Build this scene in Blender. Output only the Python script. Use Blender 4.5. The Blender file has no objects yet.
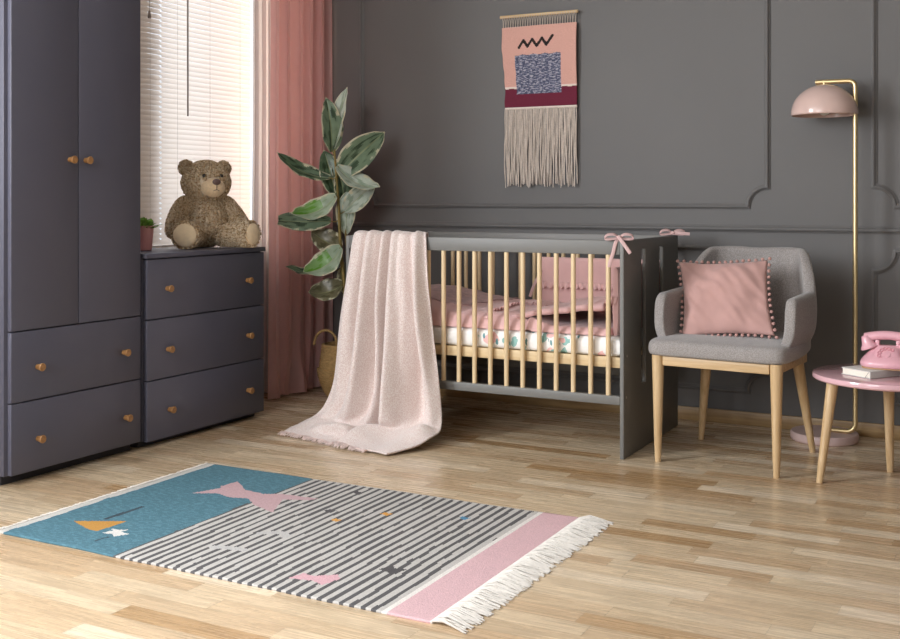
import bpy, bmesh, math, random
from mathutils import Vector, Matrix, noise
PI = math.pi
random.seed(7)
scene = bpy.context.scene
COL = scene.collection

# ------------------------------------------------------------------ camera geometry (level camera, 1 m high)
FPX, YAW, HOR = 1089.5, math.radians(28.18), 200.3
SY, CY = math.sin(YAW), math.cos(YAW)
def ray(x, y):
    u = (x - 450) / FPX
    return Vector((-SY + CY * u, CY + SY * u, (HOR - y) / FPX))
def atY(x, y, Y):
    d = ray(x, y); return Vector((0, 0, 1)) + d * (Y / d.y)

# ------------------------------------------------------------------ materials
def lin(h):
    h = h.lstrip('#'); o = []
    for i in (0, 2, 4):
        c = int(h[i:i + 2], 16) / 255
        o.append(c / 12.92 if c <= .04045 else ((c + .055) / 1.055) ** 2.4)
    return (o[0], o[1], o[2], 1)
def mul(c, k): return (min(1, c[0] * k), min(1, c[1] * k), min(1, c[2] * k), 1)
class NT:
    def __init__(s, name):
        s.m = bpy.data.materials.new(name); s.m.use_nodes = True
        s.t = s.m.node_tree; s.n = s.t.nodes; s.b = s.n['Principled BSDF']; s.out = s.n['Material Output']
    def node(s, ty, **k):
        n = s.n.new(ty)
        for a, v in k.items(): setattr(n, a, v)
        return n
    def link(s, a, b): s.t.links.new(a, b)
    def math(s, op, a, b=None, c=None):
        n = s.node('ShaderNodeMath', operation=op)
        for i, v in enumerate((a, b, c)):
            if v is None: continue
            if isinstance(v, (int, float)): n.inputs[i].default_value = v
            else: s.link(v, n.inputs[i])
        return n.outputs[0]
    def mix(s, f, a, b, blend='MIX'):
        n = s.node('ShaderNodeMix', data_type='RGBA', blend_type=blend)
        for k, v in (('Factor', f), ('A', a), ('B', b)):
            i = {'Factor': 0, 'A': 6, 'B': 7}[k]
            if isinstance(v, (int, float)): n.inputs[i].default_value = v
            elif isinstance(v, tuple): n.inputs[i].default_value = v
            else: s.link(v, n.inputs[i])
        return n.outputs[2]
def mat(name, hexc, rough=.5, metal=0, var=None, bump=None, attr=None, trans=None, sheen=0, coat=0, spec=.5, stretch=None, var2=None):
    """procedural material: var=(scale, amount), bump=(scale, strength), var2=(scale, other colour, amount)"""
    s = NT(name); b = s.b
    base = lin(hexc)
    b.inputs['Roughness'].default_value = rough; b.inputs['Metallic'].default_value = metal
    b.inputs['Specular IOR Level'].default_value = spec
    if sheen:
        b.inputs['Sheen Weight'].default_value = sheen; b.inputs['Sheen Roughness'].default_value = .5
    if coat:
        b.inputs['Coat Weight'].default_value = coat; b.inputs['Coat Roughness'].default_value = .08
    tc = s.node('ShaderNodeTexCoord').outputs['Object']
    if stretch:
        mp = s.node('ShaderNodeMapping'); mp.inputs['Scale'].default_value = stretch
        s.link(tc, mp.inputs[0]); tc = mp.outputs[0]
    col = None
    if attr:
        a = s.node('ShaderNodeVertexColor', layer_name=attr); col = a.outputs[0]
    def nz(scale, detail=3):
        n = s.node('ShaderNodeTexNoise'); n.inputs['Scale'].default_value = scale; n.inputs['Detail'].default_value = detail
        s.link(tc, n.inputs['Vector']); return n.outputs[0]
    if var2:
        f = s.node('ShaderNodeMapRange'); f.inputs[1].default_value = .42; f.inputs[2].default_value = .6; f.inputs[4].default_value = var2[2]
        s.link(nz(var2[0], 2), f.inputs[0])
        col = s.mix(f.outputs[0], col if col else base, lin(var2[1]))
    if var:
        f = nz(var[0])
        r = s.node('ShaderNodeMapRange'); r.inputs[1].default_value = .3; r.inputs[2].default_value = .7
        r.inputs[3].default_value = 1 - var[1]; r.inputs[4].default_value = 1 + var[1]
        s.link(f, r.inputs[0])
        h = s.node('ShaderNodeVectorMath', operation='SCALE')
        if col: s.link(col, h.inputs[0])
        else: h.inputs[0].default_value = base[:3]
        s.link(r.outputs[0], h.inputs['Scale']); col = h.outputs[0]
    if col: s.link(col, b.inputs['Base Color'])
    else: b.inputs['Base Color'].default_value = base
    if bump:
        bn = s.node('ShaderNodeBump'); bn.inputs['Strength'].default_value = bump[1]; bn.inputs['Distance'].default_value = bump[2] if len(bump) > 2 else .002
        s.link(nz(bump[0], 2), bn.inputs['Height']); s.link(bn.outputs[0], b.inputs['Normal'])
    if trans:
        tr = s.node('ShaderNodeBsdfTranslucent'); mx = s.node('ShaderNodeMixShader'); mx.inputs[0].default_value = trans[0]
        tr.inputs[0].default_value = lin(trans[1])
        if len(trans) > 2 and col: s.link(col, tr.inputs[0])
        s.link(b.outputs[0], mx.inputs[1]); s.link(tr.outputs[0], mx.inputs[2]); s.link(mx.outputs[0], s.out.inputs[0])
    return s.m
def wood(name, c1, c2, axis='z', rough=.45, scale=1.0):
    s = NT(name); tc = s.node('ShaderNodeTexCoord').outputs['Object']
    mp = s.node('ShaderNodeMapping'); k = {'x': (2.5, 40, 40), 'y': (40, 2.5, 40), 'z': (40, 40, 2.5)}[axis]
    mp.inputs['Scale'].default_value = tuple(v * scale for v in k); s.link(tc, mp.inputs[0])
    n = s.node('ShaderNodeTexNoise'); n.inputs['Scale'].default_value = 1.6; n.inputs['Detail'].default_value = 5; n.inputs['Distortion'].default_value = .6
    s.link(mp.outputs[0], n.inputs['Vector'])
    r = s.node('ShaderNodeMapRange'); r.inputs[1].default_value = .3; r.inputs[2].default_value = .72; s.link(n.outputs[0], r.inputs[0])
    s.link(s.mix(r.outputs[0], lin(c1), lin(c2)), s.b.inputs['Base Color'])
    s.b.inputs['Roughness'].default_value = rough
    bn = s.node('ShaderNodeBump'); bn.inputs['Strength'].default_value = .08; bn.inputs['Distance'].default_value = .001
    s.link(n.outputs[0], bn.inputs['Height']); s.link(bn.outputs[0], s.b.inputs['Normal'])
    return s.m
def floor_material():
    s = NT('oak_strip_parquet')
    pos = s.node('ShaderNodeNewGeometry').outputs['Position']
    sep = s.node('ShaderNodeSeparateXYZ'); s.link(pos, sep.inputs[0]); X, Y = sep.outputs[0], sep.outputs[1]
    W, L = .069, .46
    row = s.math('FLOOR', s.math('DIVIDE', Y, W))
    w1 = s.node('ShaderNodeTexWhiteNoise', noise_dimensions='1D'); s.link(row, w1.inputs['W'])
    xs = s.math('ADD', s.math('DIVIDE', X, L), s.math('MULTIPLY', w1.outputs[0], 7.3))
    # uneven strip lengths: bend x a little before cutting it into strips
    xs = s.math('ADD', xs, s.math('MULTIPLY', s.math('SINE', s.math('ADD', s.math('MULTIPLY', xs, 2.1), s.math('MULTIPLY', row, 1.7))), .22))
    colm = s.math('FLOOR', xs)
    cmb = s.node('ShaderNodeCombineXYZ'); s.link(row, cmb.inputs[0]); s.link(colm, cmb.inputs[1])
    wn = s.node('ShaderNodeTexWhiteNoise', noise_dimensions='2D'); s.link(cmb.outputs[0], wn.inputs['Vector'])
    ramp = s.node('ShaderNodeValToRGB'); e = ramp.color_ramp.elements
    e[0].position = 0; e[0].color = lin('#ac8c66'); e[1].position = 1; e[1].color = lin('#dccab0')
    for p, c in ((.12, '#bfa382'), (.45, '#c8b192'), (.8, '#d1bc9e')):
        k = e.new(p); k.color = lin(c)
    s.link(wn.outputs[0], ramp.inputs[0])
    # grain
    off = s.node('ShaderNodeVectorMath', operation='SCALE'); s.link(wn.outputs[1], off.inputs[0]); off.inputs['Scale'].default_value = 30
    add = s.node('ShaderNodeVectorMath', operation='ADD'); s.link(pos, add.inputs[0]); s.link(off.outputs[0], add.inputs[1])
    mp = s.node('ShaderNodeMapping'); mp.inputs['Scale'].default_value = (4.5, 85, 1); s.link(add.outputs[0], mp.inputs[0])
    n = s.node('ShaderNodeTexNoise'); n.inputs['Scale'].default_value = 1; n.inputs['Detail'].default_value = 6; n.inputs['Distortion'].default_value = 1.2
    s.link(mp.outputs[0], n.inputs['Vector'])
    mp2 = s.node('ShaderNodeMapping'); mp2.inputs['Scale'].default_value = (2.2, 11, 1); s.link(add.outputs[0], mp2.inputs[0])
    n2 = s.node('ShaderNodeTexNoise'); n2.inputs['Scale'].default_value = 1; n2.inputs['Detail'].default_value = 2; n2.inputs['Distortion'].default_value = 2
    s.link(mp2.outputs[0], n2.inputs['Vector'])
    g = s.node('ShaderNodeMapRange'); g.inputs[1].default_value = .3; g.inputs[2].default_value = .7; g.inputs[3].default_value = .86; g.inputs[4].default_value = 1.1
    s.link(n.outputs[0], g.inputs[0])
    g2 = s.node('ShaderNodeMapRange'); g2.inputs[1].default_value = .25; g2.inputs[2].default_value = .75; g2.inputs[3].default_value = .86; g2.inputs[4].default_value = 1.1
    s.link(n2.outputs[0], g2.inputs[0])
    fy = s.math('FRACT', s.math('DIVIDE', Y, W)); fx = s.math('FRACT', xs)
    ey = s.math('LESS_THAN', s.math('MINIMUM', fy, s.math('SUBTRACT', 1, fy)), .012)
    ex = s.math('LESS_THAN', s.math('MINIMUM', fx, s.math('SUBTRACT', 1, fx)), .0025)
    seam = s.math('SUBTRACT', 1, s.math('MULTIPLY', s.math('MAXIMUM', ey, ex), .22))
    k = s.math('MULTIPLY', s.math('MULTIPLY', g.outputs[0], g2.outputs[0]), seam)
    sc = s.node('ShaderNodeVectorMath', operation='SCALE'); s.link(ramp.outputs[0], sc.inputs[0]); s.link(k, sc.inputs['Scale'])
    s.link(sc.outputs[0], s.b.inputs['Base Color'])
    rr = s.node('ShaderNodeMapRange'); rr.inputs[3].default_value = .2; rr.inputs[4].default_value = .34; s.link(n.outputs[0], rr.inputs[0])
    s.link(rr.outputs[0], s.b.inputs['Roughness'])
    s.b.inputs['Specular IOR Level'].default_value = .45
    bn = s.node('ShaderNodeBump'); bn.inputs['Strength'].default_value = .06; bn.inputs['Distance'].default_value = .001
    s.link(n.outputs[0], bn.inputs['Height']); s.link(bn.outputs[0], s.b.inputs['Normal'])
    return s.m
def glass_material():
    s = NT('window_glass'); t = s.node('ShaderNodeBsdfTransparent'); g = s.node('ShaderNodeBsdfGlossy'); g.inputs['Roughness'].default_value = .02
    mx = s.node('ShaderNodeMixShader'); mx.inputs[0].default_value = .06
    s.link(t.outputs[0], mx.inputs[1]); s.link(g.outputs[0], mx.inputs[2]); s.link(mx.outputs[0], s.out.inputs[0]); return s.m
def fur_material():
    s = NT('teddy_plush'); g = s.node('ShaderNodeNewGeometry')
    r = s.node('ShaderNodeValToRGB'); e = r.color_ramp.elements
    e[0].color = lin('#b8925f'); e[1].color = lin('#fff2dc'); k = e.new(.5); k.color = lin('#f0d6b2')
    s.link(g.outputs['Random Per Island'], r.inputs[0]); s.link(r.outputs[0], s.b.inputs['Base Color'])
    s.b.inputs['Roughness'].default_value = .75; s.b.inputs['Specular IOR Level'].default_value = .25
    return s.m
def sheet_material():
    s = NT('floral_cotton_sheet'); tc = s.node('ShaderNodeTexCoord').outputs['Object']
    def blobs(scale, thr, off, stretch):
        mp = s.node('ShaderNodeMapping'); mp.inputs['Location'].default_value = off; mp.inputs['Scale'].default_value = stretch; s.link(tc, mp.inputs[0])
        d = s.node('ShaderNodeTexNoise'); d.inputs['Scale'].default_value = 18; s.link(mp.outputs[0], d.inputs['Vector'])
        a = s.node('ShaderNodeVectorMath', operation='SCALE'); s.link(d.outputs[1], a.inputs[0]); a.inputs['Scale'].default_value = .035
        ad = s.node('ShaderNodeVectorMath', operation='ADD'); s.link(mp.outputs[0], ad.inputs[0]); s.link(a.outputs[0], ad.inputs[1])
        v = s.node('ShaderNodeTexVoronoi'); v.inputs['Scale'].default_value = scale; s.link(ad.outputs[0], v.inputs['Vector'])
        w = s.node('ShaderNodeTexNoise'); w.inputs['Scale'].default_value = 7; s.link(mp.outputs[0], w.inputs['Vector'])
        m = s.math('LESS_THAN', v.outputs['Distance'], thr)
        return s.math('MULTIPLY', m, s.math('GREATER_THAN', w.outputs[0], .56))
    c = s.mix(blobs(20, .42, (0, 0, 0), (1, 1, 1)), lin('#f1efec'), lin('#93bfba'))
    c = s.mix(blobs(9, .32, (3.2, 1, .4), (1, 1, 1.3)), c, lin('#edc0bd'))
    c = s.mix(blobs(34, .25, (1.7, 5, 2), (1, 1, .6)), c, lin('#6b9aa0'))
    s.link(c, s.b.inputs['Base Color']); s.b.inputs['Roughness'].default_value = .85
    return s.m
MT = dict(
    wall=mat('grey_wall_paint', '#686665', .55, var=(1.2, .04), bump=(900, .04, .0005), spec=.35),
    offwhite=mat('pale_grey_wall_paint', '#9b9896', .8, var=(2, .02)),
    ceil=mat('ceiling_paint', '#cfccc8', .85, var=(2, .02)),
    floor=floor_material(),
    oakbase=wood('oak_skirting', '#94764f', '#b4966a', 'x', .4),
    lacquer=mat('slate_lacquer', '#5b5b69', .42, var=(3, .03), spec=.45),
    lacshade=mat('shadow_plinth_paint', '#2b2a2e', .6, var=(4, .05)),  # near-black colour stands in for the shade of the recess below the cabinets
    knob=wood('copper_brown_knob_wood', '#94693f', '#b98a58', 'x', .4),
    crib=mat('crib_grey_paint', '#757471', .45, var=(3, .03), spec=.45),
    beech=wood('beech_wood', '#d3b78e', '#e6d0aa', 'z', .45),
    beechx=wood('beech_wood_board', '#d0b488', '#e2cba2', 'x', .45),
    ash=wood('ash_leg_wood', '#bd9c70', '#d6ba92', 'z', .4),
    ashx=wood('ash_rail_wood', '#bd9c70', '#d6ba92', 'x', .4),
    sheet=sheet_material(),
    quilt=mat('pink_quilt_cotton', '#dcb3b0', .9, var=(9, .06), bump=(260, .25, .001), sheen=.2),
    quiltpale=mat('pale_printed_cotton', '#cbaeae', .9, var2=(24, '#948489', .35), bump=(260, .2, .001)),
    lining=mat('dark_red_lining', '#7d4a49', .9, var=(9, .1)),
    ribbon=mat('pink_ribbon_cotton', '#d2b0ae', .85, var=(12, .05)),
    blanket=mat('pink_wool_throw', '#d9c5bf', .95, var2=(240, '#efe6e1', .85), bump=(300, .7, .003), sheen=.4),
    curtain=mat('pink_curtain_linen', '#efcbc8', .9, var=(40, .03), bump=(500, .1, .001), trans=(.6, '#fbd2cd'), sheen=.2),
    sheer=mat('white_voile', '#eceaea', .9, trans=(.28, '#f4f4f6'), var=(60, .02)),
    slat=mat('white_blind_slat', '#e6e0da', .5, trans=(.5, '#f3ebe2'), var=(3, .01)),
    cordm=mat('blind_wand_plastic', '#9a8f88', .4, var=(5, .03)),
    frame=mat('white_window_frame', '#e9e6e2', .45, var=(3, .02)),
    glass=glass_material(),
    fur=fur_material(),
    plush=mat('short_plush', '#e6cca8', .9, var=(120, .1), bump=(300, .5, .002), sheen=.3),
    pad=mat('suede_paw_pad', '#ead3b0', .9, var=(60, .06), bump=(250, .2, .001), sheen=.3),
    nose=mat('stitched_nose', '#6b5552', .6, var=(60, .1)),
    eye=mat('bead_eye', '#140f0d', .12, coat=.6),
    potpink=mat('pink_glazed_pot', '#dc9a98', .3, coat=.3, var=(8, .03)),
    herb=mat('small_plant_leaf', '#8fbb5c', .5, var=(30, .2), trans=(.3, '#7fae45')),
    leaf=mat('variegated_leaf', '#6f8a66', .34, attr='Col', trans=(.22, '#8fb070', 1), coat=.15, var=(30, .1)),
    stem=mat('plant_stem', '#87753f', .6, var=(25, .15), bump=(80, .3, .002)),
    soil=mat('potting_soil', '#3a2c20', .95, var=(60, .3), bump=(90, .9, .006)),
    basket=mat('seagrass_weave', '#ae8c5b', .8, var=(70, .22), bump=(90, .6, .004), stretch=(1, 1, 2.2)),
    rodwood=wood('birch_rod', '#cfae80', '#e2c79d', 'x', .5),
    weave=mat('wool_weave', '#cc9a8a', .95, attr='Col', bump=(420, .5, .002), var=(300, .1)),
    yarn=mat('cream_yarn', '#cbbfb4', .95, var=(150, .1), bump=(400, .4, .002)),
    brass=mat('brushed_brass', '#dcc595', .36, .85, var=(20, .04)),
    shade=mat('blush_enamel', '#d6b9b0', .22, coat=.7, var=(6, .02)),
    shadein=mat('white_enamel', '#e6ddd4', .5, var=(6, .02)),
    lampbase=mat('blush_powdercoat', '#cbb0aa', .45, var=(10, .03)),
    bulb=mat('frosted_bulb', '#efe9df', .3, var=(10, .01)),
    tweed=mat('grey_tweed', '#8a8481', .95, var2=(260, '#aaa4a1', .7), bump=(260, .5, .002), sheen=.25),
    cushion=mat('blush_linen', '#bd958e', .9, var=(14, .05), bump=(420, .3, .001), sheen=.2),
    pompom=mat('pompom_yarn', '#c59a92', .95, var=(200, .15), bump=(500, .8, .003)),
    tabletop=mat('pink_lacquer', '#dbb0b7', .12, coat=.5, var=(5, .02)),
    phone=mat('pink_bakelite', '#e2abb6', .28, coat=.4, var=(8, .03)),
    phonedark=mat('pink_bakelite_recess', '#d18a95', .35, var=(8, .03)),
    phonefoot=mat('tan_rubber', '#b08a66', .7, var=(20, .05)),
    cover=mat('grey_white_book_cloth', '#cfccc7', .7, var=(30, .03)),
    pages=mat('cream_paper', '#e9e2d4', .85, var=(200, .06), stretch=(1, 1, 12)),
    rug=mat('kilim_wool', '#999999', .95, attr='Col', bump=(260, .6, .003), var=(220, .12)),
    fringe=mat('cream_cotton_fringe', '#cbc5bd', .95, var=(80, .08)),
    pinkfringe=mat('pink_wool_fringe', '#e6d3ce', .95, var=(80, .2)),
    screw=mat('steel_screw', '#b9b9b9', .3, 1, var=(10, .03)),
)

# ------------------------------------------------------------------ object helpers
def tag(o, label=None, cat=None, group=None, kind=None):
    if label: o['label'] = label
    if cat: o['category'] = cat
    if group: o['group'] = group
    if kind: o['kind'] = kind
    return o
def thing(name, label, cat, loc=(0, 0, 0), rot=0, group=None):
    o = bpy.data.objects.new(name, None); COL.objects.link(o); o.empty_display_size = .1
    o.location = loc; o.rotation_euler = (0, 0, rot)
    return tag(o, label, cat, group)
def obj(name, bm, m, parent=None, smooth=True, angle=40, loc=(0, 0, 0), rot=(0, 0, 0), label=None, normals=True, extra=()):
    me = bpy.data.meshes.new(name)
    if normals: bmesh.ops.recalc_face_normals(bm, faces=bm.faces)
    bm.to_mesh(me); bm.free()
    me.materials.append(m)
    for e in extra: me.materials.append(e)
    if smooth:
        me.shade_smooth()
        if angle: me.set_sharp_from_angle(angle=math.radians(angle))
    o = bpy.data.objects.new(name, me); COL.objects.link(o); o.location = loc; o.rotation_euler = rot
    if parent: o.parent = parent
    if label: o['label'] = label
    return o
def B(): return bmesh.new()
def box(bm, x0, x1, y0, y1, z0, z1, bev=.002, seg=2, M=None):
    c = Matrix.Translation(((x0 + x1) / 2, (y0 + y1) / 2, (z0 + z1) / 2)) @ Matrix.Diagonal((abs(x1 - x0), abs(y1 - y0), abs(z1 - z0), 1))
    if M: c = M @ c
    r = bmesh.ops.create_cube(bm, size=1, matrix=c)
    if bev > 0:
        es = list({e for v in r['verts'] for e in v.link_edges})
        bmesh.ops.bevel(bm, geom=es, offset=bev, segments=seg, affect='EDGES', profile=.5)
def loft(bm, rings, closed=True, cap=True):
    R = [[bm.verts.new(p) for p in r] for r in rings]
    n = len(R[0])
    for a, b in zip(R, R[1:]):
        for i in range(n if closed else n - 1):
            j = (i + 1) % n
            bm.faces.new((a[i], a[j], b[j], b[i]))
    if cap and closed:
        bm.faces.new(list(reversed(R[0]))); bm.faces.new(R[-1])
    return R
def lathe(bm, prof, n=24, c=(0, 0, 0), M=None, cap=True):
    rings = []
    for r, z in prof:
        ring = [Vector((c[0] + r * math.cos(2 * PI * i / n), c[1] + r * math.sin(2 * PI * i / n), c[2] + z)) for i in range(n)]
        rings.append([M @ p for p in ring] if M else ring)
    loft(bm, rings, True, cap)
def tube(bm, pts, rad, n=10, cap=True, closed=False, flat=None):
    pts = [Vector(p) for p in pts]; N = len(pts)
    rad = rad if isinstance(rad, (list, tuple)) else [rad] * N
    T = []
    for i in range(N):
        a = pts[(i - 1) % N] if (closed or i > 0) else pts[i]
        b = pts[(i + 1) % N] if (closed or i < N - 1) else pts[i]
        T.append((b - a).normalized())
    up = Vector((0, 0, 1)) if abs(T[0].z) < .9 else Vector((1, 0, 0))
    u = (up - T[0] * up.dot(T[0])).normalized(); rings = []
    for i in range(N):
        u = (u - T[i] * u.dot(T[i])).normalized(); v = T[i].cross(u)
        k = flat or (1, 1)
        rings.append([pts[i] + (u * math.cos(2 * PI * j / n) * k[0] + v * math.sin(2 * PI * j / n) * k[1]) * rad[i] for j in range(n)])
    if closed: rings.append(rings[0]); 
    if closed:
        R = [[bm.verts.new(p) for p in r] for r in rings[:-1]]; R.append(R[0])
        for a, b in zip(R, R[1:]):
            for i in range(n): bm.faces.new((a[i], a[(i + 1) % n], b[(i + 1) % n], b[i]))
    else: loft(bm, rings, True, cap)
def ellipsoid(bm, c, r, nu=20, nv=14, f=None, M=None):
    rings = []
    top = bot = None
    for j in range(1, nv):
        th = PI * j / nv; ring = []
        for i in range(nu):
            ph = 2 * PI * i / nu
            d = Vector((math.sin(th) * math.cos(ph), math.sin(th) * math.sin(ph), -math.cos(th)))
            k = f(d) if f else 1
            p = Vector((d.x * r[0] * k, d.y * r[1] * k, d.z * r[2] * k)); p = (M @ p if M else p) + Vector(c)
            ring.append(p)
        rings.append(ring)
    R = loft(bm, rings, True, False)
    for s, ring in ((-1, R[0]), (1, R[-1])):
        d = Vector((0, 0, s)); k = f(d) if f else 1
        p = Vector((0, 0, s * r[2] * k)); p = (M @ p if M else p) + Vector(c)
        v = bm.verts.new(p)
        for i in range(nu):
            a, b = ring[i], ring[(i + 1) % nu]
            bm.faces.new((a, b, v) if s > 0 else (b, a, v))
def sheet(bm, fn, nu, nv):
    V = [[bm.verts.new(fn(i / nu, j / nv)) for i in range(nu + 1)] for j in range(nv + 1)]
    for j in range(nv):
        for i in range(nu):
            bm.faces.new((V[j][i], V[j][i + 1], V[j + 1][i + 1], V[j + 1][i]))
    return V
def solidify(o, t, off=0):
    m = o.modifiers.new('thickness', 'SOLIDIFY'); m.thickness = t; m.offset = off; return o
def subsurf(o, n=1):
    m = o.modifiers.new('round', 'SUBSURF'); m.levels = n; m.render_levels = n; return o
def smooth01(a, b, x):
    t = max(0, min(1, (x - a) / (b - a))); return t * t * (3 - 2 * t)
def crom(P, t):
    """Catmull-Rom through P (list of tuples), t in 0..1"""
    n = len(P) - 1; x = t * n; i = min(int(x), n - 1); f = x - i
    p0, p1, p2, p3 = P[max(i - 1, 0)], P[i], P[i + 1], P[min(i + 2, n)]
    return [.5 * ((2 * b) + (-a + c) * f + (2 * a - 5 * b + 4 * c - d) * f * f + (-a + 3 * b - 3 * c + d) * f ** 3) for a, b, c, d in zip(p0, p1, p2, p3)]
def nz(x, y=0, z=0): return noise.noise(Vector((x, y, z)))
def paint(bm_obj, fn):
    """one colour per face, kept as a colour attribute: fn(face centre) -> hex or linear tuple"""
    me = bm_obj.data; ca = me.color_attributes.new('Col', 'FLOAT_COLOR', 'CORNER')
    for p in me.polygons:
        c = fn(p.center)
        c = lin(c) if isinstance(c, str) else c
        for li in p.loop_indices: ca.data[li].color = c
def copy_tree(o, parent=None):
    c = o.copy(); COL.objects.link(c)
    if parent: c.parent = parent
    for ch in list(o.children): copy_tree(ch, c)
    return c

# ================================================================== THE ROOM
WY, WX = 4.90, -3.52          # back wall, left wall
RX, FY, CZ = 2.2, -1.7, 2.65
def struct(name, bm, m, **k):
    o = obj(name, bm, m, **k); o['kind'] = 'structure'; return o
b = B(); box(b, WX - .22, RX + .1, FY - .1, WY + .15, -.1, 0, 0); struct('floor', b, MT['floor'], smooth=False)
b = B(); box(b, WX - .22, RX + .1, WY, WY + .15, 0, CZ, 0); struct('wall_back', b, MT['wall'], smooth=False)
b = B(); box(b, RX, RX + .1, FY, WY, 0, CZ, 0); struct('wall_right', b, MT['wall'], smooth=False)
W3 = (-2.9, -.9, 1.0, 2.5)        # unseen window behind the camera, added for frontal fill light (x0, x1, z0, z1)
b = B()
box(b, WX - .22, W3[0], FY - .1, FY, 0, CZ, 0); box(b, W3[1], RX + .1, FY - .1, FY, 0, CZ, 0)
box(b, W3[0], W3[1], FY - .1, FY, 0, W3[2], 0); box(b, W3[0], W3[1], FY - .1, FY, W3[3], CZ, 0)
struct('wall_front', b, MT['wall'], smooth=False)
b = B()
for x0, x1, z0, z1 in ((W3[0], W3[0] + .06, W3[2], W3[3]), (W3[1] - .06, W3[1], W3[2], W3[3]), (-1.93, -1.87, W3[2] + .06, W3[3] - .06), (W3[0] + .06, W3[1] - .06, W3[2], W3[2] + .06), (W3[0] + .06, W3[1] - .06, W3[3] - .06, W3[3])):
    box(b, x0, x1, FY - .09, FY - .03, z0, z1, .004)
w3 = struct('added_window_3', b, MT['frame'])
for x0, x1 in ((W3[0] + .06, -1.93), (-1.87, W3[1] - .06)):
    b = B(); box(b, x0, x1, FY - .063, FY - .057, W3[2] + .06, W3[3] - .06, 0); obj('pane', b, MT['glass'], w3, smooth=False)
b = B(); box(b, WX - .22, RX + .1, FY - .1, WY + .15, CZ, CZ + .1, 0); struct('ceiling', b, MT['ceil'], smooth=False)
W1 = (3.30, 4.80, .74, 2.35)      # window behind the chest (y0, y1, z0, z1)
W2 = (-.1, 1.5, .95, 2.5)        # window outside the picture
b = B()
X0, X1 = WX - .22, WX
ZA = W1[2]
box(b, X0, X1, FY, WY, 0, ZA, 0); box(b, X0, X1, FY, WY, W2[3], CZ, 0)
box(b, X0, X1, FY, W2[0], ZA, W2[3], 0); box(b, X0, X1, W2[1], W1[0], ZA, W2[3], 0); box(b, X0, X1, W1[1], WY, ZA, W2[3], 0)
box(b, X0, X1, W2[0], W2[1], ZA, W2[2], 0); box(b, X0, X1, W1[0], W1[1], W1[3], W2[3], 0)
struct('wall_left', b, MT['offwhite'], smooth=False)

def window(name, y0, y1, z0, z1, mull, mw):
    b = B(); x0, x1 = WX - .19, WX - .13
    box(b, x0, x1, y0, y0 + .06, z0, z1, .004); box(b, x0, x1, y1 - .06, y1, z0, z1, .004)
    box(b, x0, x1, y0 + .06, y1 - .06, z0, z0 + .06, .004); box(b, x0, x1, y0 + .06, y1 - .06, z1 - .06, z1, .004)
    for m in mull: box(b, x0, x1, m - mw / 2, m + mw / 2, z0 + .06, z1 - .06, .004)
    o = struct(name, b, MT['frame'])
    ys = [y0 + .06] + [v for m in mull for v in (m - mw / 2, m + mw / 2)] + [y1 - .06]
    for a, c in zip(ys[::2], ys[1::2]):
        b = B(); box(b, WX - .164, WX - .158, a, c, z0 + .06, z1 - .06, 0)
        p = obj('pane', b, MT['glass'], o, smooth=False)
    return o
window('window_1', *W1, [3.69], .26)
window('window_2', *W2, [.7], .06)
b = B(); box(b, WX - .13, WX + .005, W1[0], W1[1], W1[2], W1[2] + .018, .004); struct('trim_sill', b, MT['frame'])
b = B(); box(b, WX, RX, WY - .015, WY, 0, .06, .004); struct('baseboard_back', b, MT['oakbase'])
b = B(); box(b, WX, WX + .015, FY, WY - .015, 0, .06, .004); struct('baseboard_left', b, MT['oakbase'])

def moulding(bm, path, closed=True, w=.026, h=.016):
    prof = [(-w / 2, 0), (-w / 2, h * .35), (-w * .32, h * .45), (-w * .26, h * .85), (-w * .08, h), (w * .12, h * .9), (w * .22, h * .5), (w * .34, h * .42), (w / 2, h * .3), (w / 2, 0)]
    P = [Vector(p) for p in path]; N = len(P); rings = []
    for i in range(N):
        a = (P[i] - P[i - 1]).normalized() if (closed or i > 0) else (P[1] - P[0]).normalized()
        c = (P[(i + 1) % N] - P[i]).normalized() if (closed or i < N - 1) else a
        na, nc = Vector((-a.y, a.x)), Vector((-c.y, c.x)); n = (na + nc).normalized(); k = 1 / max(.35, n.dot(na))
        rings.append([Vector((P[i].x + n.x * o * k, WY - hh, P[i].y + n.y * o * k)) for o, hh in prof])
    R = [[bm.verts.new(p) for p in r] for r in rings]
    if closed: R.append(R[0])
    for r0, r1 in zip(R, R[1:]):
        for i in range(len(prof) - 1): bm.faces.new((r0[i], r0[i + 1], r1[i + 1], r1[i]))
    if not closed: bm.faces.new(R[0]); bm.faces.new(list(reversed(R[-1])))
def notched(x0, x1, z0, z1, r=.085, e=.012):
    P = []
    def corner(cx, cz, a0):
        # concave quarter circle around the corner point, small square ear at each end
        for k in range(9):
            a = a0 + (PI / 2) * k / 8 * -1
            P.append((cx + r * math.cos(a), cz + r * math.sin(a)))
    # counter-clockwise from bottom left
    corner(x0, z0, PI / 2); corner(x1, z0, PI); corner(x1, z1, -PI / 2); corner(x0, z1, 0)
    out = []
    for i, p in enumerate(P):
        k = i // 9
        if i % 9 == 0: out.append({0: (x0, z0 + r + e), 1: (x1 - r - e, z0), 2: (x1, z1 - r - e), 3: (x0 + r + e, z1)}[k]); out.append({0: (x0 + .0, z0 + r), 1: (x1 - r, z0), 2: (x1, z1 - r), 3: (x0 + r, z1)}[k])
        elif i % 9 == 8: out.append({0: (x0 + r, z0), 1: (x1, z0 + r), 2: (x1 - r, z1), 3: (x0, z1 - r)}[k]); out.append({0: (x0 + r + e, z0), 1: (x1, z0 + r + e), 2: (x1 - r - e, z1), 3: (x0, z1 - r - e)}[k])
        else: out.append(p)
    return out
b = B(); moulding(b, notched(-3.157, -1.037, .974, 2.5)); struct('trim_1', b, MT['wall'])
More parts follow.
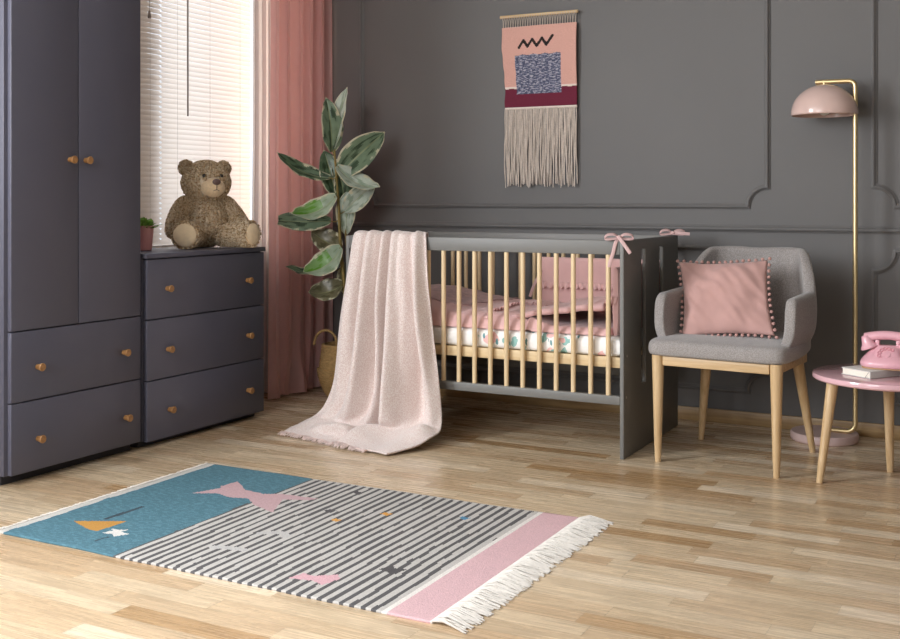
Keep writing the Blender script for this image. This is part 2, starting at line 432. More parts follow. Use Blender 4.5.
b = B(); moulding(b, notched(-.594, 1.6, .974, 2.5)); struct('trim_2', b, MT['wall'])
b = B(); moulding(b, notched(-3.157, -1.037, .152, .785)); struct('trim_3', b, MT['wall'])
b = B(); moulding(b, notched(-.594, 1.6, .152, .785)); struct('trim_4', b, MT['wall'])
b = B(); moulding(b, [(WX + .001, .875), (RX - .001, .875)], False, .034, .02); struct('trim_5', b, MT['wall'])

# ================================================================== WARDROBE
FX = -3.14                      # fronts of both cabinets
def knob(parent, y, z, x=0):
    b = B(); M = Matrix.Translation((x, y, z)) @ Matrix.Rotation(PI / 2, 4, 'Y')
    lathe(b, [(.0095, 0), (.0098, .006), (.0125, .018), (.0145, .024), (.0145, .027), (.013, .029)], 20, M=M)
    return obj('knob', b, MT['knob'], parent)
def front(parent, name, y0, y1, z0, z1, knobs, x=-.02):
    b = B(); box(b, x, 0, y0, y1, z0, z1, .0025)
    o = obj(name, b, MT['lacquer'], parent)
    for y, z in knobs: knob(o, y - .015, z)
    return o
t = thing('wardrobe', 'tall slate grey two door wardrobe with two wide drawers below and round wooden knobs', 'wardrobe', (FX, 2.61, 0))
WW, WH = .644, 2.05             # local: x 0 at the front, -x to the wall, y along the wall
b = B(); box(b, -.365, -.0215, 0, WW, .035, WH, .003); obj('carcass', b, MT['lacquer'], t)
front(t, 'door', .014, .316, .541, WH - .02, [(.290, 1.15)])
front(t, 'door', .320, WW - .006, .541, WH - .02, [(.366, 1.15)])
front(t, 'drawer', .014, WW - .006, .290, .5365, [(.142, .405), (.560, .405)])
front(t, 'drawer', .014, WW - .006, .037, .2855, [(.144, .148), (.570, .148)])
b = B(); box(b, -.355, -.05, .012, WW - .012, 0, .0352, .001); obj('plinth', b, MT['lacshade'], t)

# ================================================================== CHEST OF DRAWERS
DY, DW = 3.274, .770
t = thing('chest_of_drawers', 'low slate grey chest of three drawers with round wooden knobs under the teddy bear', 'dresser', (FX, DY, 0))
b = B(); box(b, -.355, -.0215, .004, DW - .002, .028, .764, .003); obj('carcass', b, MT['lacquer'], t)
b = B(); box(b, -.355, .006, 0, DW, .765, .785, .003); obj('top', b, MT['lacquer'], t)
front(t, 'drawer', .01, DW - .006, .519, .7605, [(.138, .638), (.655, .638)])
front(t, 'drawer', .01, DW - .006, .2725, .5145, [(.143, .388), (.66, .388)])
front(t, 'drawer', .01, DW - .006, .026, .268, [(.152, .139), (.66, .139)])
b = B(); box(b, -.35, -.05, .012, DW - .012, 0, .0282, .001); obj('plinth', b, MT['lacshade'], t)
TOPZ = .785

# ================================================================== TEDDY BEAR
tb = thing('teddy_bear', 'curly brown teddy bear sitting on the chest of drawers with its legs spread', 'teddy bear', (-3.345, 3.866, TOPZ + .002), math.radians(-29))
tb.scale = (1.06, 1.06, 1.06)
def fur(bm, dens=95000, ln=.0125, seed=1, keep=None):
    rnd = random.Random(seed); bm.normal_update()
    faces = list(bm.faces)
    for f in faces:
        n = f.normal; a = f.calc_area(); k = a * dens; cnt = int(k) + (1 if rnd.random() < k - int(k) else 0)
        vs = [v.co.copy() for v in f.verts]
        for _ in range(cnt):
            w = [rnd.random() + .02 for _ in vs]; s = sum(w); p = Vector((0, 0, 0))
            for q, x in zip(vs, w): p += q * (x / s)
            if keep and not keep(p): continue
            d = Vector((rnd.gauss(0, 1), rnd.gauss(0, 1), rnd.gauss(0, 1)))
            t1 = (d - n * d.dot(n)).normalized(); t2 = n.cross(t1)
            l = ln * rnd.uniform(.6, 1.25); r = .0029
            p0 = p - n * .001; p1 = p + n * l * .55 + t1 * l * .3; p2 = p1 + n * l * .1 + t1 * l * .45 + t2 * l * .25
            p2.z = max(p2.z, .001); p1.z = max(p1.z, .002)
            A = [bm.verts.new(p0 + t2 * r * math.cos(q) + t1 * r * math.sin(q)) for q in (0, 2.1, 4.2)]
            C = [bm.verts.new(p1 + t2 * r * math.cos(q) + n * r * math.sin(q)) for q in (0, 2.1, 4.2)]
            e = bm.verts.new(p2)
            for i in range(3):
                j = (i + 1) % 3
                bm.faces.new((A[i], A[j], C[j], C[i])); bm.faces.new((C[i], C[j], e))
def furry(name, build, seed, parent=tb, ln=.013, keep=None):
    b = B(); build(b); bmesh.ops.recalc_face_normals(b, faces=b.faces); fur(b, seed=seed, ln=ln, keep=keep)
    return obj(name, b, MT['fur'], parent, normals=False, angle=None)
furry('torso', lambda b: ellipsoid(b, (0, 0, .118), (.082, .088, .116), 24, 18, lambda d: 1 + .08 * max(0, -d.z) * (1 - abs(d.z)) * 2), 1)
furry('head', lambda b: ellipsoid(b, (.018, 0, .284), (.085, .097, .086), 24, 18, lambda d: 1 - .05 * d.z + .03 * abs(d.y) * (d.z < 0)), 2, keep=lambda p: ((p.x - .1) / .046) ** 2 + (p.y / .052) ** 2 + ((p.z - .256) / .041) ** 2 > 1)
MUZ = (.1, 0, .256)
b = B(); ellipsoid(b, MUZ, (.044, .052, .040), 24, 16, lambda d: 1 - .05 * d.z); obj('muzzle', b, MT['plush'], tb)
b = B(); ellipsoid(b, (.142, 0, .276), (.009, .018, .013), 14, 10, lambda d: 1 + .15 * d.z)
tube(b, [(.145, 0, .266), (.1445, 0, .252), (.142, .0, .246)], .0016, 6)
tube(b, [(.139, -.014, .240), (.142, -.006, .2435), (.1435, 0, .2465), (.142, .006, .2435), (.139, .014, .240)], .0014, 6)
obj('nose', b, MT['nose'], tb)
def sm(b, Q, rr, n=30):
    W = [crom([tuple(q) + (r,) for q, r in zip(Q, rr)], k / n) for k in range(n + 1)]
    tube(b, [w_[:3] for w_ in W], [w_[3] for w_ in W], 18)
for s in (-1, 1):
    b = B(); ellipsoid(b, (.097, s * .037, .304), (.009, .0095, .0095), 12, 8); obj('eye', b, MT['eye'], tb)
    M = Matrix.Rotation(s * .5, 3, 'X') @ Matrix.Rotation(.15 * s, 3, 'Z')
    furry('ear', lambda b: ellipsoid(b, (.005, s * .084, .340), (.017, .028, .028), 14, 10, M=M), 3 + s, ln=.011)
    def arm(b):
        Q = [(.005, s * .062, .195), (.01, s * .09, .178), (.022, s * .118, .14), (.04, s * .138, .1), (.055, s * .146, .075), (.063, s * .147, .058), (.066, s * .147, .05)]
        sm(b, Q, [.024, .034, .036, .037, .036, .028, .012])
    furry('arm', arm, 10 + s)
    def leg(b):
        Q = [(.02, s * .045, .055), (.05, s * .070, .052), (.1, s * .104, .049), (.135, s * .125, .052), (.158, s * .138, .056), (.172, s * .146, .058), (.178, s * .149, .059)]
        sm(b, Q, [.034, .044, .043, .047, .052, .050, .043])
    ax = Vector((.7, s * .42, .06)).normalized()
    lo = furry('leg', leg, 20 + s, keep=lambda p: (p - Vector((.178, s * .149, .059))).dot(ax) < -.006)
    b = B(); q = Vector((0, 0, 1)).rotation_difference(ax).to_matrix().to_4x4()
    M = Matrix.Translation((.1795, s * .1495, .0592)) @ q @ Matrix.Diagonal((1, 1, 1, 1))
    lathe(b, [(.044, -.006), (.046, .001), (.038, .008), (.02, .011), (.004, .012)], 20, M=M)
    obj('paw_pad', b, MT['pad'], lo)

# ================================================================== SMALL POT ON THE CHEST
t = thing('potted_plant', 'small bright green plant in a pink pot, half hidden behind the wardrobe', 'plant', (-3.365, 3.500, TOPZ))
b = B(); lathe(b, [(.03, 0), (.034, .004), (.041, .098), (.043, .1), (.043, .106), (.038, .106), (.037, .09)], 28); obj('pot', b, MT['potpink'], t)
b = B(); lathe(b, [(.0005, .085), (.02, .09), (.0375, .088)], 20, cap=False); obj('soil', b, MT['soil'], t)
b = B(); rnd = random.Random(4)
for k in range(46):
    a = rnd.uniform(0, 2 * PI); el = rnd.uniform(.15, 1.3); L = rnd.uniform(.04, .066); d = Vector((math.cos(a) * math.cos(el), math.sin(a) * math.cos(el), math.sin(el)))
    o = Vector((rnd.uniform(-.02, .02), rnd.uniform(-.02, .02), .092)); tip = o + d * L; side = d.cross(Vector((0, 0, 1))).normalized() * .009
    up = side.cross(d).normalized() * .003
    vs = [bm_v for bm_v in (o, o + d * L * .45 + side - up, o + d * L * .8 + side * .7, tip - Vector((0, 0, .006)), o + d * L * .8 - side * .7, o + d * L * .45 - side - up)]
    vv = [b.verts.new(v) for v in vs]; m0 = b.verts.new(o + d * L * .55 + up)
    for i in range(6): b.faces.new((vv[i], vv[(i + 1) % 6], m0))
obj('foliage', b, MT['herb'], t, normals=False)

# ================================================================== VENETIAN BLINDS
def blind(label, y0, y1, z0, z1, cords, wand, tassel, phase=0):
    t = thing('venetian_blind', label, 'blind', (WX - .06, y0, z0), group=None)
    W = y1 - y0; H = z1 - z0; b = B(); n = int((H - .07) / .0236); tilt = math.radians(66)
    for k in range(n):
        z = .03 + phase + k * .0236; V = []
        dip = .0008 * math.sin(k * 1.7)
        for i in range(5):
            s = i / 4 - .5; w = .027 * s; arch = .0022 * (1 - 4 * s * s)
            dx = math.cos(tilt) * w + math.sin(tilt) * arch; dz = -math.sin(tilt) * w + math.cos(tilt) * arch
            V.append([b.verts.new((dx, y, z + dz + dip * y)) for y in (0, W)])
        for p, q in zip(V, V[1:]): b.faces.new((p[0], p[1], q[1], q[0]))
    obj('slats', b, MT['slat'], t, normals=False)
    b = B(); box(b, -.02, .015, 0, W, H - .035, H, .003); obj('headrail', b, MT['frame'], t)
    b = B(); box(b, -.012, .012, 0, W, 0, .016, .003); obj('bottom_rail', b, MT['frame'], t)
    b = B()
    for y in cords: tube(b, [(.0135, y, .01), (.0135, y, H - .02)], .0007, 5); tube(b, [(-.0135, y, .01), (-.0135, y, H - .02)], .0007, 5)
    obj('ladder_cord', b, MT['frame'], t)
    if wand:
        b = B(); tube(b, [(.019, wand[0], wand[1] - z0), (.017, wand[0], H - .02)], .0042, 8); obj('wand', b, MT['cordm'], t)
    if tassel:
        b = B(); tube(b, [(.018, tassel[0], tassel[1] - z0 + .03), (.017, tassel[0], H - .02)], .001, 6); obj('pull_cord', b, MT['cordm'], t)
        b = B(); lathe(b, [(.002, .036), (.005, .03), (.0085, .004), (.007, 0)], 12, (.018, tassel[0], tassel[1] - z0)); obj('tassel', b, MT['cordm'], t)
    return t
blind('narrow white venetian blind with a pull cord tassel, next to the wardrobe', 3.33, 3.829, .775, 2.34, (.25, .42), None, (.410, 1.832), .008)
blind('wide white venetian blind with a long grey wand, behind the teddy bear', 3.831, 4.49, .775, 2.34, (.1, .33, .56), (.165, 1.402), None)

# ================================================================== CURTAINS
def curtain(name, label, y0, y1, x, amp, folds, m, z1=2.45, pool=.06, seed=0, top_in=0, irr=.35):
    def f(u, v):
        z = z1 * (1 - v) + .006
        yy = y0 + (y1 - y0) * u
        ph = 2 * PI * folds * u + 1.4 * nz(u * 3 + seed, 1.7) * irr * 4 + .25 * math.sin(v * 2.2 + seed)
        a = amp * (1 + .45 * nz(u * 5 + seed, v * .7))
        xx = x + a * math.sin(ph) + .25 * a * math.sin(2 * ph + 1.1)
        yy += .012 * math.cos(ph * 2) + .01 * nz(u * 4, v * 2 + seed)
        k = smooth01(.9, 1, v)
        xx += pool * k * (.5 + .5 * math.sin(ph * .5 + 1)) ; yy -= .05 * k * (1 - u) 
        z += .016 * k * (1 - u * .4) * (.5 + .5 * math.sin(ph + .5)) * (v > .94)
        return Vector((xx, yy, z))
    b = B(); sheet(b, f, 150, 60)
    o = obj(name, b, m, None, normals=False, angle=None)
    tag(o, label, 'curtain'); return o
curtain('curtain', 'sheer white curtain hanging as a thin strip between the blind and the pink curtain', 4.375, 4.79, -3.475, .012, 7, MT['sheer'], pool=0, seed=3)
curtain('curtain', 'long pink curtain hanging in folds to the floor behind the rubber plant', 4.375, 4.886, -3.365, .036, 5.2, MT['curtain'], pool=.05, seed=1)

# ================================================================== BASKET AND RUBBER PLANT
BC = Vector((-3.10, 4.64, 0))
t = thing('basket', 'round woven seagrass belly basket with a loop handle, holding the rubber plant', 'basket', BC)
b = B(); prof = []
rows = 22
for k in range(rows * 4 + 1):
    z = .012 + .258 * k / (rows * 4); tt = z / .27
    r = .085 + .048 * math.sin(min(1, tt / .55) * PI / 2) if tt < .55 else .122 - .012 * smooth01(.55, 1, tt)
    prof.append((r + .0024 * abs(math.sin(PI * k / 4)), z))
ins = [(r - .012, z) for r, z in reversed(prof[4:])]
full = [(.07, .0), (.082, .004)] + prof + ins + [(.02, .02)]
n = 64; rings = []
for r, z in full:
    rings.append([Vector(((r + .0018 * (1 if (i + int(z / .0125)) % 2 else -1) * (r > .08)) * math.cos(2 * PI * i / n), (r + .0018 * (1 if (i + int(z / .0125)) % 2 else -1) * (r > .08)) * math.sin(2 * PI * i / n), z)) for i in range(n)])
loft(b, rings); obj('body', b, MT['basket'], t, angle=70)
cdir = Vector((SY * 0 + CY, SY, 0)); 
b = B(); hp = []
for k in range(17):
    a = PI * k / 16; hp.append(Vector((-.085, -.04, 0)) + cdir * (.058 * math.cos(a)) + Vector((0, 0, .262 + .075 * math.sin(a))) )
hp = [Vector((p.x, p.y, p.z)) for p in hp]
tube(b, hp, .007, 8); obj('handle', b, MT['basket'], t)
b = B(); hp = [Vector((.085, .03, 0)) + cdir * (.058 * math.cos(PI * k / 16)) + Vector((0, 0, .262 + .075 * math.sin(PI * k / 16))) for k in range(17)]
tube(b, hp, .007, 8); obj('handle', b, MT['basket'], t)

PD = 5.46                        # distance of the plant along the view axis
def pl(x, y, dd=0): return Vector((0, 0, 1)) + ray(x, y) * (PD + dd)
t = thing('rubber_plant', 'tall variegated rubber plant with cream edged leaves standing in the woven basket', 'plant', BC + Vector((0, 0, .022)))
O = t.location.copy()
b = B(); lathe(b, [(.075, 0), (.1, .02), (.104, .2), (.1, .2), (.02, .205)], 32); obj('soil', b, MT['soil'], t)
b = B()
sp = [BC + Vector((.0, -.0, .2)), pl(345, 300), pl(340.5, 246), pl(338.5, 205), pl(336, 172), pl(334.5, 150), pl(334.5, 140)]
S = [Vector(crom([tuple(q) for q in sp], k / 30)) - O for k in range(31)]
tube(b, S, [.0105 - .007 * k / 30 for k in range(31)], 10)
sp2 = [BC + Vector((.03, .02, .2)), pl(348, 300, .03), pl(347, 250, .04), pl(345, 215, .03), pl(350, 190, .03)]
S2 = [Vector(crom([tuple(q) for q in sp2], k / 20)) - O for k in range(21)]
tube(b, S2, [.009 - .005 * k / 20 for k in range(21)], 8)
CAM = Vector((.557, -.83, 0))
#        base px      tip px       width(m) depth(base,tip) roll  bend  tone (g: green, d: dark, p: pale, b: brown underside, l: light shining through, painted in)
LV = [((332, 152), (326, 97), .088, 0, -.03, .35, .04, 'g'),
      ((334, 148), (347, 87), .066, 0, .02, -.5, .03, 'p'),
      ((330, 178), (277, 152), .066, 0, -.08, .3, -.10, 'd'),
      ((338, 176), (385, 132), .118, .02, .04, .1, .05, 'g'),
      ((337, 166), (380, 187), .088, -.03, -.10, -.35, -.10, 'p'),
      ((344, 212), (375, 183), .082, 0, .02, .2, .05, 'p'),
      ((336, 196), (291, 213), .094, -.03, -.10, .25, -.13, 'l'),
      ((331, 221), (271, 220), .080, 0, .02, -.2, -.05, 'g'),
      ((336, 196), (324, 150), .092, .05, .06, .1, .02, 'd'),
      ((343, 192), (330, 158), .075, .07, .09, .6, .02, 'd'),
      ((341, 248), (311, 231), .100, .03, .06, .1, -.05, 'b'),
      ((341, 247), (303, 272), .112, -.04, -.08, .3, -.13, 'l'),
      ((334, 271), (285, 266), .060, .02, .03, .7, -.06, 'd'),
      ((343, 284), (308, 292), .094, 0, -.02, .2, -.09, 'b'),
      ((349, 192), (346, 236), .080, .02, .04, .3, .03, 'p'),
      ((339, 172), (344, 204), .080, .03, .05, -.3, .03, 'd'),
      ((346, 262), (352, 300), .080, .05, .06, .3, .03, 'b')]
lb = B(); cl = lb.loops.layers.float_color.new('Col')
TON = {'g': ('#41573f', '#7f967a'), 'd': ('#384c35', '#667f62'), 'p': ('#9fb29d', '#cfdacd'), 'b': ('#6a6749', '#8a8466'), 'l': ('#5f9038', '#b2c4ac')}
for li, (bp, tp, wd, d0, d1, roll, bend, tone) in enumerate(LV):
    p0, p1 = pl(*bp, d0), pl(*tp, d1); ax = (p1 - p0); L = ax.length; ax.normalize()
    nrm = (CAM * .95 + Vector((0, 0, .4))); nrm = (nrm - ax * nrm.dot(ax)).normalized()
    nrm = Matrix.Rotation(roll, 3, ax) @ nrm; side = ax.cross(nrm)
    NU, NV = 34, 17; G = []
    c0, c1 = [lin(c) for c in TON[tone]]; cream = lin('#e0dcc0')
    for i in range(NU + 1):
        s = i / NU; row = []
        ww = wd * .66 * (math.sin(PI * min(1, (s * .93 + .035)) ** .85) ** .8) * (1 if s < .9 else (1 - s) / .1 * .8 + .2) if s < 1 else .0006
        for j in range(NV + 1):
            q = j / NV * 2 - 1
            wav = .004 * math.sin(s * 17 + li) * abs(q) ** 2
            h = -bend * (s - .5) ** 2 * -4 * .25 * -1 + bend * .25 - abs(q) ** 1.3 * 0
            h = bend * (1 - (2 * s - 1) ** 2) * .5 + ww * .38 * abs(q) + wav - .004 * math.exp(-(q / .08) ** 2)
            row.append(lb.verts.new(p0 + ax * (L * s) + side * (ww * q) + nrm * h - O))
        G.append(row)
    for i in range(NU):
        for j in range(NV):
            f = lb.faces.new((G[i][j], G[i + 1][j], G[i + 1][j + 1], G[i][j + 1]))
            s = (i + .5) / NU; q = (j + .5) / NV * 2 - 1
            e = 1 - abs(q) + .34 * nz(s * 8 + li * 7, q * 2.5 + li) + .02
            k = smooth01(-.15, .15, nz(s * 5 + li * 3, q * 3.2 - li, 2) + .05 + abs(q) * .25)
            c = [x * (1 - k) + y * k for x, y in zip(c0, c1)]
            if tone == 'l': c = [x * .35 + y * .65 for x, y in zip(c, lin('#6fb02c') if q > 0 and s > .3 else lin('#b4c6b0'))]  # daylight glowing through one half, painted into the leaf colour
            if abs(q) < .07: c = [x * .55 + y * .45 for x, y in zip(c, lin('#b9bf8f'))]
            w = 1 - smooth01(.10, .2, e)
            w = max(w, .85 if s > .97 else 0)
            c = [x * (1 - w) + y * w for x, y in zip(c, cream)]
            for lp in f.loops: lp[cl] = (c[0], c[1], c[2], 1)
    # petiole
    near = min(S + S2, key=lambda q: (q + O - p0).length)
    if (near + O - p0).length > .006:
        a0 = near; a1 = p0 - O; tube(b, [a0, (a0 + a1) / 2 + Vector((0, 0, -.006)), a1 + ax * .01], [.003, .0026, .002], 6)
obj('stem', b, MT['stem'], t)
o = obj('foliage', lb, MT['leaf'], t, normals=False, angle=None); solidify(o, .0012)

# ================================================================== CRIB
CX0, CX1, CY0, CY1, CH = -2.672, -1.392, 4.015, 4.742, .845
t = thing('crib', 'dark grey baby crib with natural wooden bars and slotted end panels', 'crib', ((CX0 + CX1) / 2, (CY0 + CY1) / 2, 0))
O = t.location.copy(); lx = lambda x: x - O.x; ly = lambda y: y - O.y
PT = .016
def end_panel(x0, x1):
    """plate with two vertical slots and a bevelled outline"""
    ys = [CY0, 4.232, 4.288, 4.468, 4.524, CY1]; zs = [0, .262, .805, CH]
    b = B(); nv = {}
    def V(i, j, s): 
        k = (i, j, s)
        if k not in nv: nv[k] = b.verts.new((lx(x1 if s else x0), ly(ys[i]), zs[j]))
        return nv[k]
    hole = lambda i, j: i in (1, 3) and j == 1
    cell = lambda i, j: 0 <= i < 5 and 0 <= j < 3 and not hole(i, j)
    for i in range(5):
        for j in range(3):
            if not cell(i, j): continue
            b.faces.new((V(i, j, 1), V(i + 1, j, 1), V(i + 1, j + 1, 1), V(i, j + 1, 1))); b.faces.new((V(i, j, 0), V(i, j + 1, 0), V(i + 1, j + 1, 0), V(i + 1, j, 0)))
            if not cell(i - 1, j): b.faces.new((V(i, j, 0), V(i, j, 1), V(i, j + 1, 1), V(i, j + 1, 0)))
            if not cell(i + 1, j): b.faces.new((V(i + 1, j, 0), V(i + 1, j + 1, 0), V(i + 1, j + 1, 1), V(i + 1, j, 1)))
            if not cell(i, j - 1): b.faces.new((V(i, j, 0), V(i + 1, j, 0), V(i + 1, j, 1), V(i, j, 1)))
            if not cell(i, j + 1): b.faces.new((V(i, j + 1, 0), V(i, j + 1, 1), V(i + 1, j + 1, 1), V(i + 1, j + 1, 0)))
    bmesh.ops.recalc_face_normals(b, faces=b.faces)
    es = [e for e in b.edges if len(e.link_faces) == 2 and e.calc_face_angle() > 1]
    bmesh.ops.bevel(b, geom=es, offset=.0025, segments=2, affect='EDGES', profile=.5)
    return b
for x0, x1 in ((CX0, CX0 + PT), (CX1 - PT, CX1)):
    p = obj('end_panel', end_panel(x0, x1), MT['crib'], t)
    if x1 == CX1:
        for y, z in ((4.055, .395), (4.045, .236)):
            b = B(); lathe(b, [(.005, -.001), (.005, .0012), (.003, .002)], 12, M=Matrix.Translation((lx(x1), ly(y), z)) @ Matrix.Rotation(PI / 2, 4, 'Y')); obj('screw', b, MT['screw'], p)
xi0, xi1 = CX0 + PT, CX1 - PT
for y0, y1 in ((CY0, CY0 + .024), (CY1 - .024, CY1)):
    b = B(); box(b, lx(xi0), lx(xi1), ly(y0), ly(y1), .789, CH, .003); obj('top_rail', b, MT['crib'], t)
    b = B(); box(b, lx(xi0), lx(xi1), ly(y0), ly(y1), .208, .243, .003); obj('bottom_rail', b, MT['crib'], t)
b = B(); tube(b, [(0, 0, 0), (0, 0, .56)], .0098, 12)
bar0 = obj('bar', b, MT['beech'], t); first = True
for y in (CY0 + .012, CY1 - .012):
    for k in range(16):
        x = -1.4585 - .0729 * k + (0 if y < 4.4 else .034)
        if x < xi0 + .03 or x > xi1 - .03: continue
        o = bar0 if first else bar0.copy()
        if not first: COL.objects.link(o); o.parent = t
        first = False; o.location = (lx(x), ly(y), .236)
b = B(); yb0, yb1 = CY0 + .03, CY1 - .03
box(b, lx(xi0 + .002), lx(xi1 - .002), ly(yb0), ly(yb0 + .02), .347, .388, .002); box(b, lx(xi0 + .002), lx(xi1 - .002), ly(yb1 - .02), ly(yb1), .347, .388, .002)
box(b, lx(xi0 + .002), lx(xi1 - .002), ly(yb0 + .021), ly(yb1 - .021), .370, .386, .001)
obj('mattress_base', b, MT['beechx'], t)

# mattress with fitted sheet
mx0, mx1, my0, my1 = xi0 + .008, xi1 - .012, CY0 + .034, CY1 - .034
def mattress():
    b = B(); H = .076; rings = []
    prof = [(.02, 0), (.006, .004), (0, .015), (-.001, .038), (0, .06), (.007, .071), (.022, .076)]
    NX, NY = 60, 26
    def per():
        P = []
        for i in range(NX): P.append((i / NX, 0))
        for i in range(NY): P.append((1, i / NY))
        for i in range(NX): P.append((1 - i / NX, 1))
        for i in range(NY): P.append((0, 1 - i / NY))
        return P
    for ins, z in prof:
        r = []
        for u, v in per():
            x = mx0 + ins + (mx1 - mx0 - 2 * ins) * u; y = my0 + ins + (my1 - my0 - 2 * ins) * v
            w = .003 * nz(u * 25, v * 20, z * 60) * (0 if z < .002 else 1)
            r.append(Vector((x - O2.x, y - O2.y + (w if v in (0, 1) else 0) + .0, z + (.002 * nz(u * 18, v * 9) if z > .05 else 0))))
        rings.append(r)
    loft(b, rings); return b
O2 = Vector(((mx0 + mx1) / 2, (my0 + my1) / 2, .389))
o = obj('mattress', mattress(), MT['sheet'], None, loc=O2, angle=60)
tag(o, 'crib mattress in a white floral sheet lying on the wooden crib base', 'mattress')
MZ = .389 + .076

# quilt
QX0, QX1, QY0, QY1 = mx0 + .01, -1.465, my0 + .004, my1 - .062
t = thing('quilt', 'pink ruffled quilt spread over the crib mattress with its end folded back', 'quilt', (-2.05, 4.38, MZ + .003)); O3 = t.location.copy()
def qz(x, y):
    """top surface of the quilt above the mattress"""
    h = .075 + .045 * smooth01(-2.1, -2.5, x) - .028 * smooth01(-1.93, -1.80, x) - .018 * smooth01(-1.84, -1.5, x) * 0
    back = smooth01(QY0, QY0 + .3, y)
    h *= .82 + .18 * back
    h += .010 * nz(x * 9, y * 9) + .008 * nz(x * 20, y * 12, 3)
    return h
def quilt_block(x0, x1, hfun, e=.03):
    b = B(); NX, NY = 70, 36
    def f(u, v):
        x = x0 + (x1 - x0) * u; y = QY0 + (QY1 - QY0) * v
        d = min(v * (QY1 - QY0), (1 - v) * (QY1 - QY0), u * (x1 - x0), (1 - u) * (x1 - x0))
        k = math.sqrt(max(0, 1 - (1 - min(1, d / e)) ** 2))
        return Vector((x - O3.x, y - O3.y, .0 + hfun(x, y) * (.12 + .88 * k)))
    V = sheet(b, f, NX, NY)
    # underside
    low = [[b.verts.new((v.co.x, v.co.y, 0)) for v in row] for row in (V[0], V[-1])]
    ring = V[0] + [r[-1] for r in V[1:]] + list(reversed(V[-1]))[1:] + [r[0] for r in reversed(V[1:-1])]
    for r in low:
        for v in r: b.verts.remove(v)
    bot = [b.verts.new((v.co.x, v.co.y, 0)) for v in ring]
    n = len(ring)
    for i in range(n): b.faces.new((ring[i], bot[i], bot[(i + 1) % n], ring[(i + 1) % n]))
    b.faces.new(bot)
    return b
obj('cover', quilt_block(QX0, -1.80, qz, .045), MT['quilt'], t, angle=60)
obj('lower_layer', quilt_block(-1.825, QX1, lambda x, y: .026 + .006 * nz(x * 12, y * 8) + .03 * smooth01(-1.7, -1.82, x), .02), MT['quilt'], t, angle=60)
# pale printed panel lying on the back left of the quilt
b = B()
def panel(u, v):
    x = QX0 + .03 + .40 * u + .1 * u * v; y = QY0 + .13 + (QY1 - QY0 - .17) * v
    return Vector((x - O3.x, y - O3.y, qz(x, y) + .003 + .003 * nz(x * 30, y * 30)))
sheet(b, panel, 40, 24); o = obj('printed_panel', b, MT['quiltpale'], t, normals=False); solidify(o, .004, 0)
o['label'] = 'pale panel with a grey leaf print'
def ruffle(path, w=.02, amp=.007, freq=70, side=Vector((0, 0, 1)), per=90, seed=0):
    b = B(); pts = [Vector(p) for p in path]
    ln = [0]
    for p, q in zip(pts, pts[1:]): ln.append(ln[-1] + (q - p).length)
    def at(s):
        d = s * ln[-1]
        for i in range(len(pts) - 1):
            if d <= ln[i + 1] or i == len(pts) - 2:
                k = (d - ln[i]) / max(1e-6, ln[i + 1] - ln[i]); return pts[i].lerp(pts[i + 1], k), (pts[i + 1] - pts[i]).normalized()
    n = int(ln[-1] * 420)
    def f(u, v):
        p, tan = at(u); out = side if not callable(side) else side(p)
        acr = tan.cross(out).normalized()
        a = amp * (.25 + v) * (math.sin(u * ln[-1] * freq * 2 * PI / 2 + 3 * nz(u * 11, seed)) + .4 * nz(u * 60, v, seed))
        return p + acr * (w * v) + out * (a + amp * .6)
    sheet(b, f, n, 5); return b
rp = []
for k in range(9): rp.append((-2.02 + .03 * k / 8, QY0 + .01 + .30 * k / 8)) 
rp += [(-1.99 + .2 * k / 8, QY0 + .31 + .05 * k / 8) for k in range(1, 9)]
o = obj('ruffle', ruffle([(x - O3.x, y - O3.y, qz(x, y) * (.55 if i == 0 else 1) + .003) for i, (x, y) in enumerate(rp)], .022), MT['quilt'], t, normals=False); solidify(o, .0015)
# folded end: the quilt doubled back over itself, open towards the right
b = B()
def flap(u, v):
    x0 = -1.90 + .40 * u
    y = QY0 + .03 + (QY1 - QY0 - .05) * v
    z = .055 + .05 * math.sin(PI * min(1, u * 1.35) * .55) * (1 - .25 * u) + .025 * smooth01(.5, 1, u) + .007 * nz(u * 6, v * 7, 5)
    z += .012 * math.sin(v * 9) * u
    return Vector((x0 - O3.x - .03 * math.sin(v * 3), y - O3.y, z))
sheet(b, flap, 40, 30); o = obj('folded_flap', b, MT['quilt'], t, normals=False, extra=(MT['lining'],))
s_ = solidify(o, .022, -1).modifiers['thickness']; s_.material_offset = 1; s_.material_offset_rim = 0; s_.use_flip_normals = False
o = obj('ruffle', ruffle([flap(1, v) + Vector((.002, 0, .004)) for v in [k / 14 for k in range(15)]], .02, side=Vector((0, 0, 1)), seed=3), MT['quilt'], t, normals=False); solidify(o, .0015)

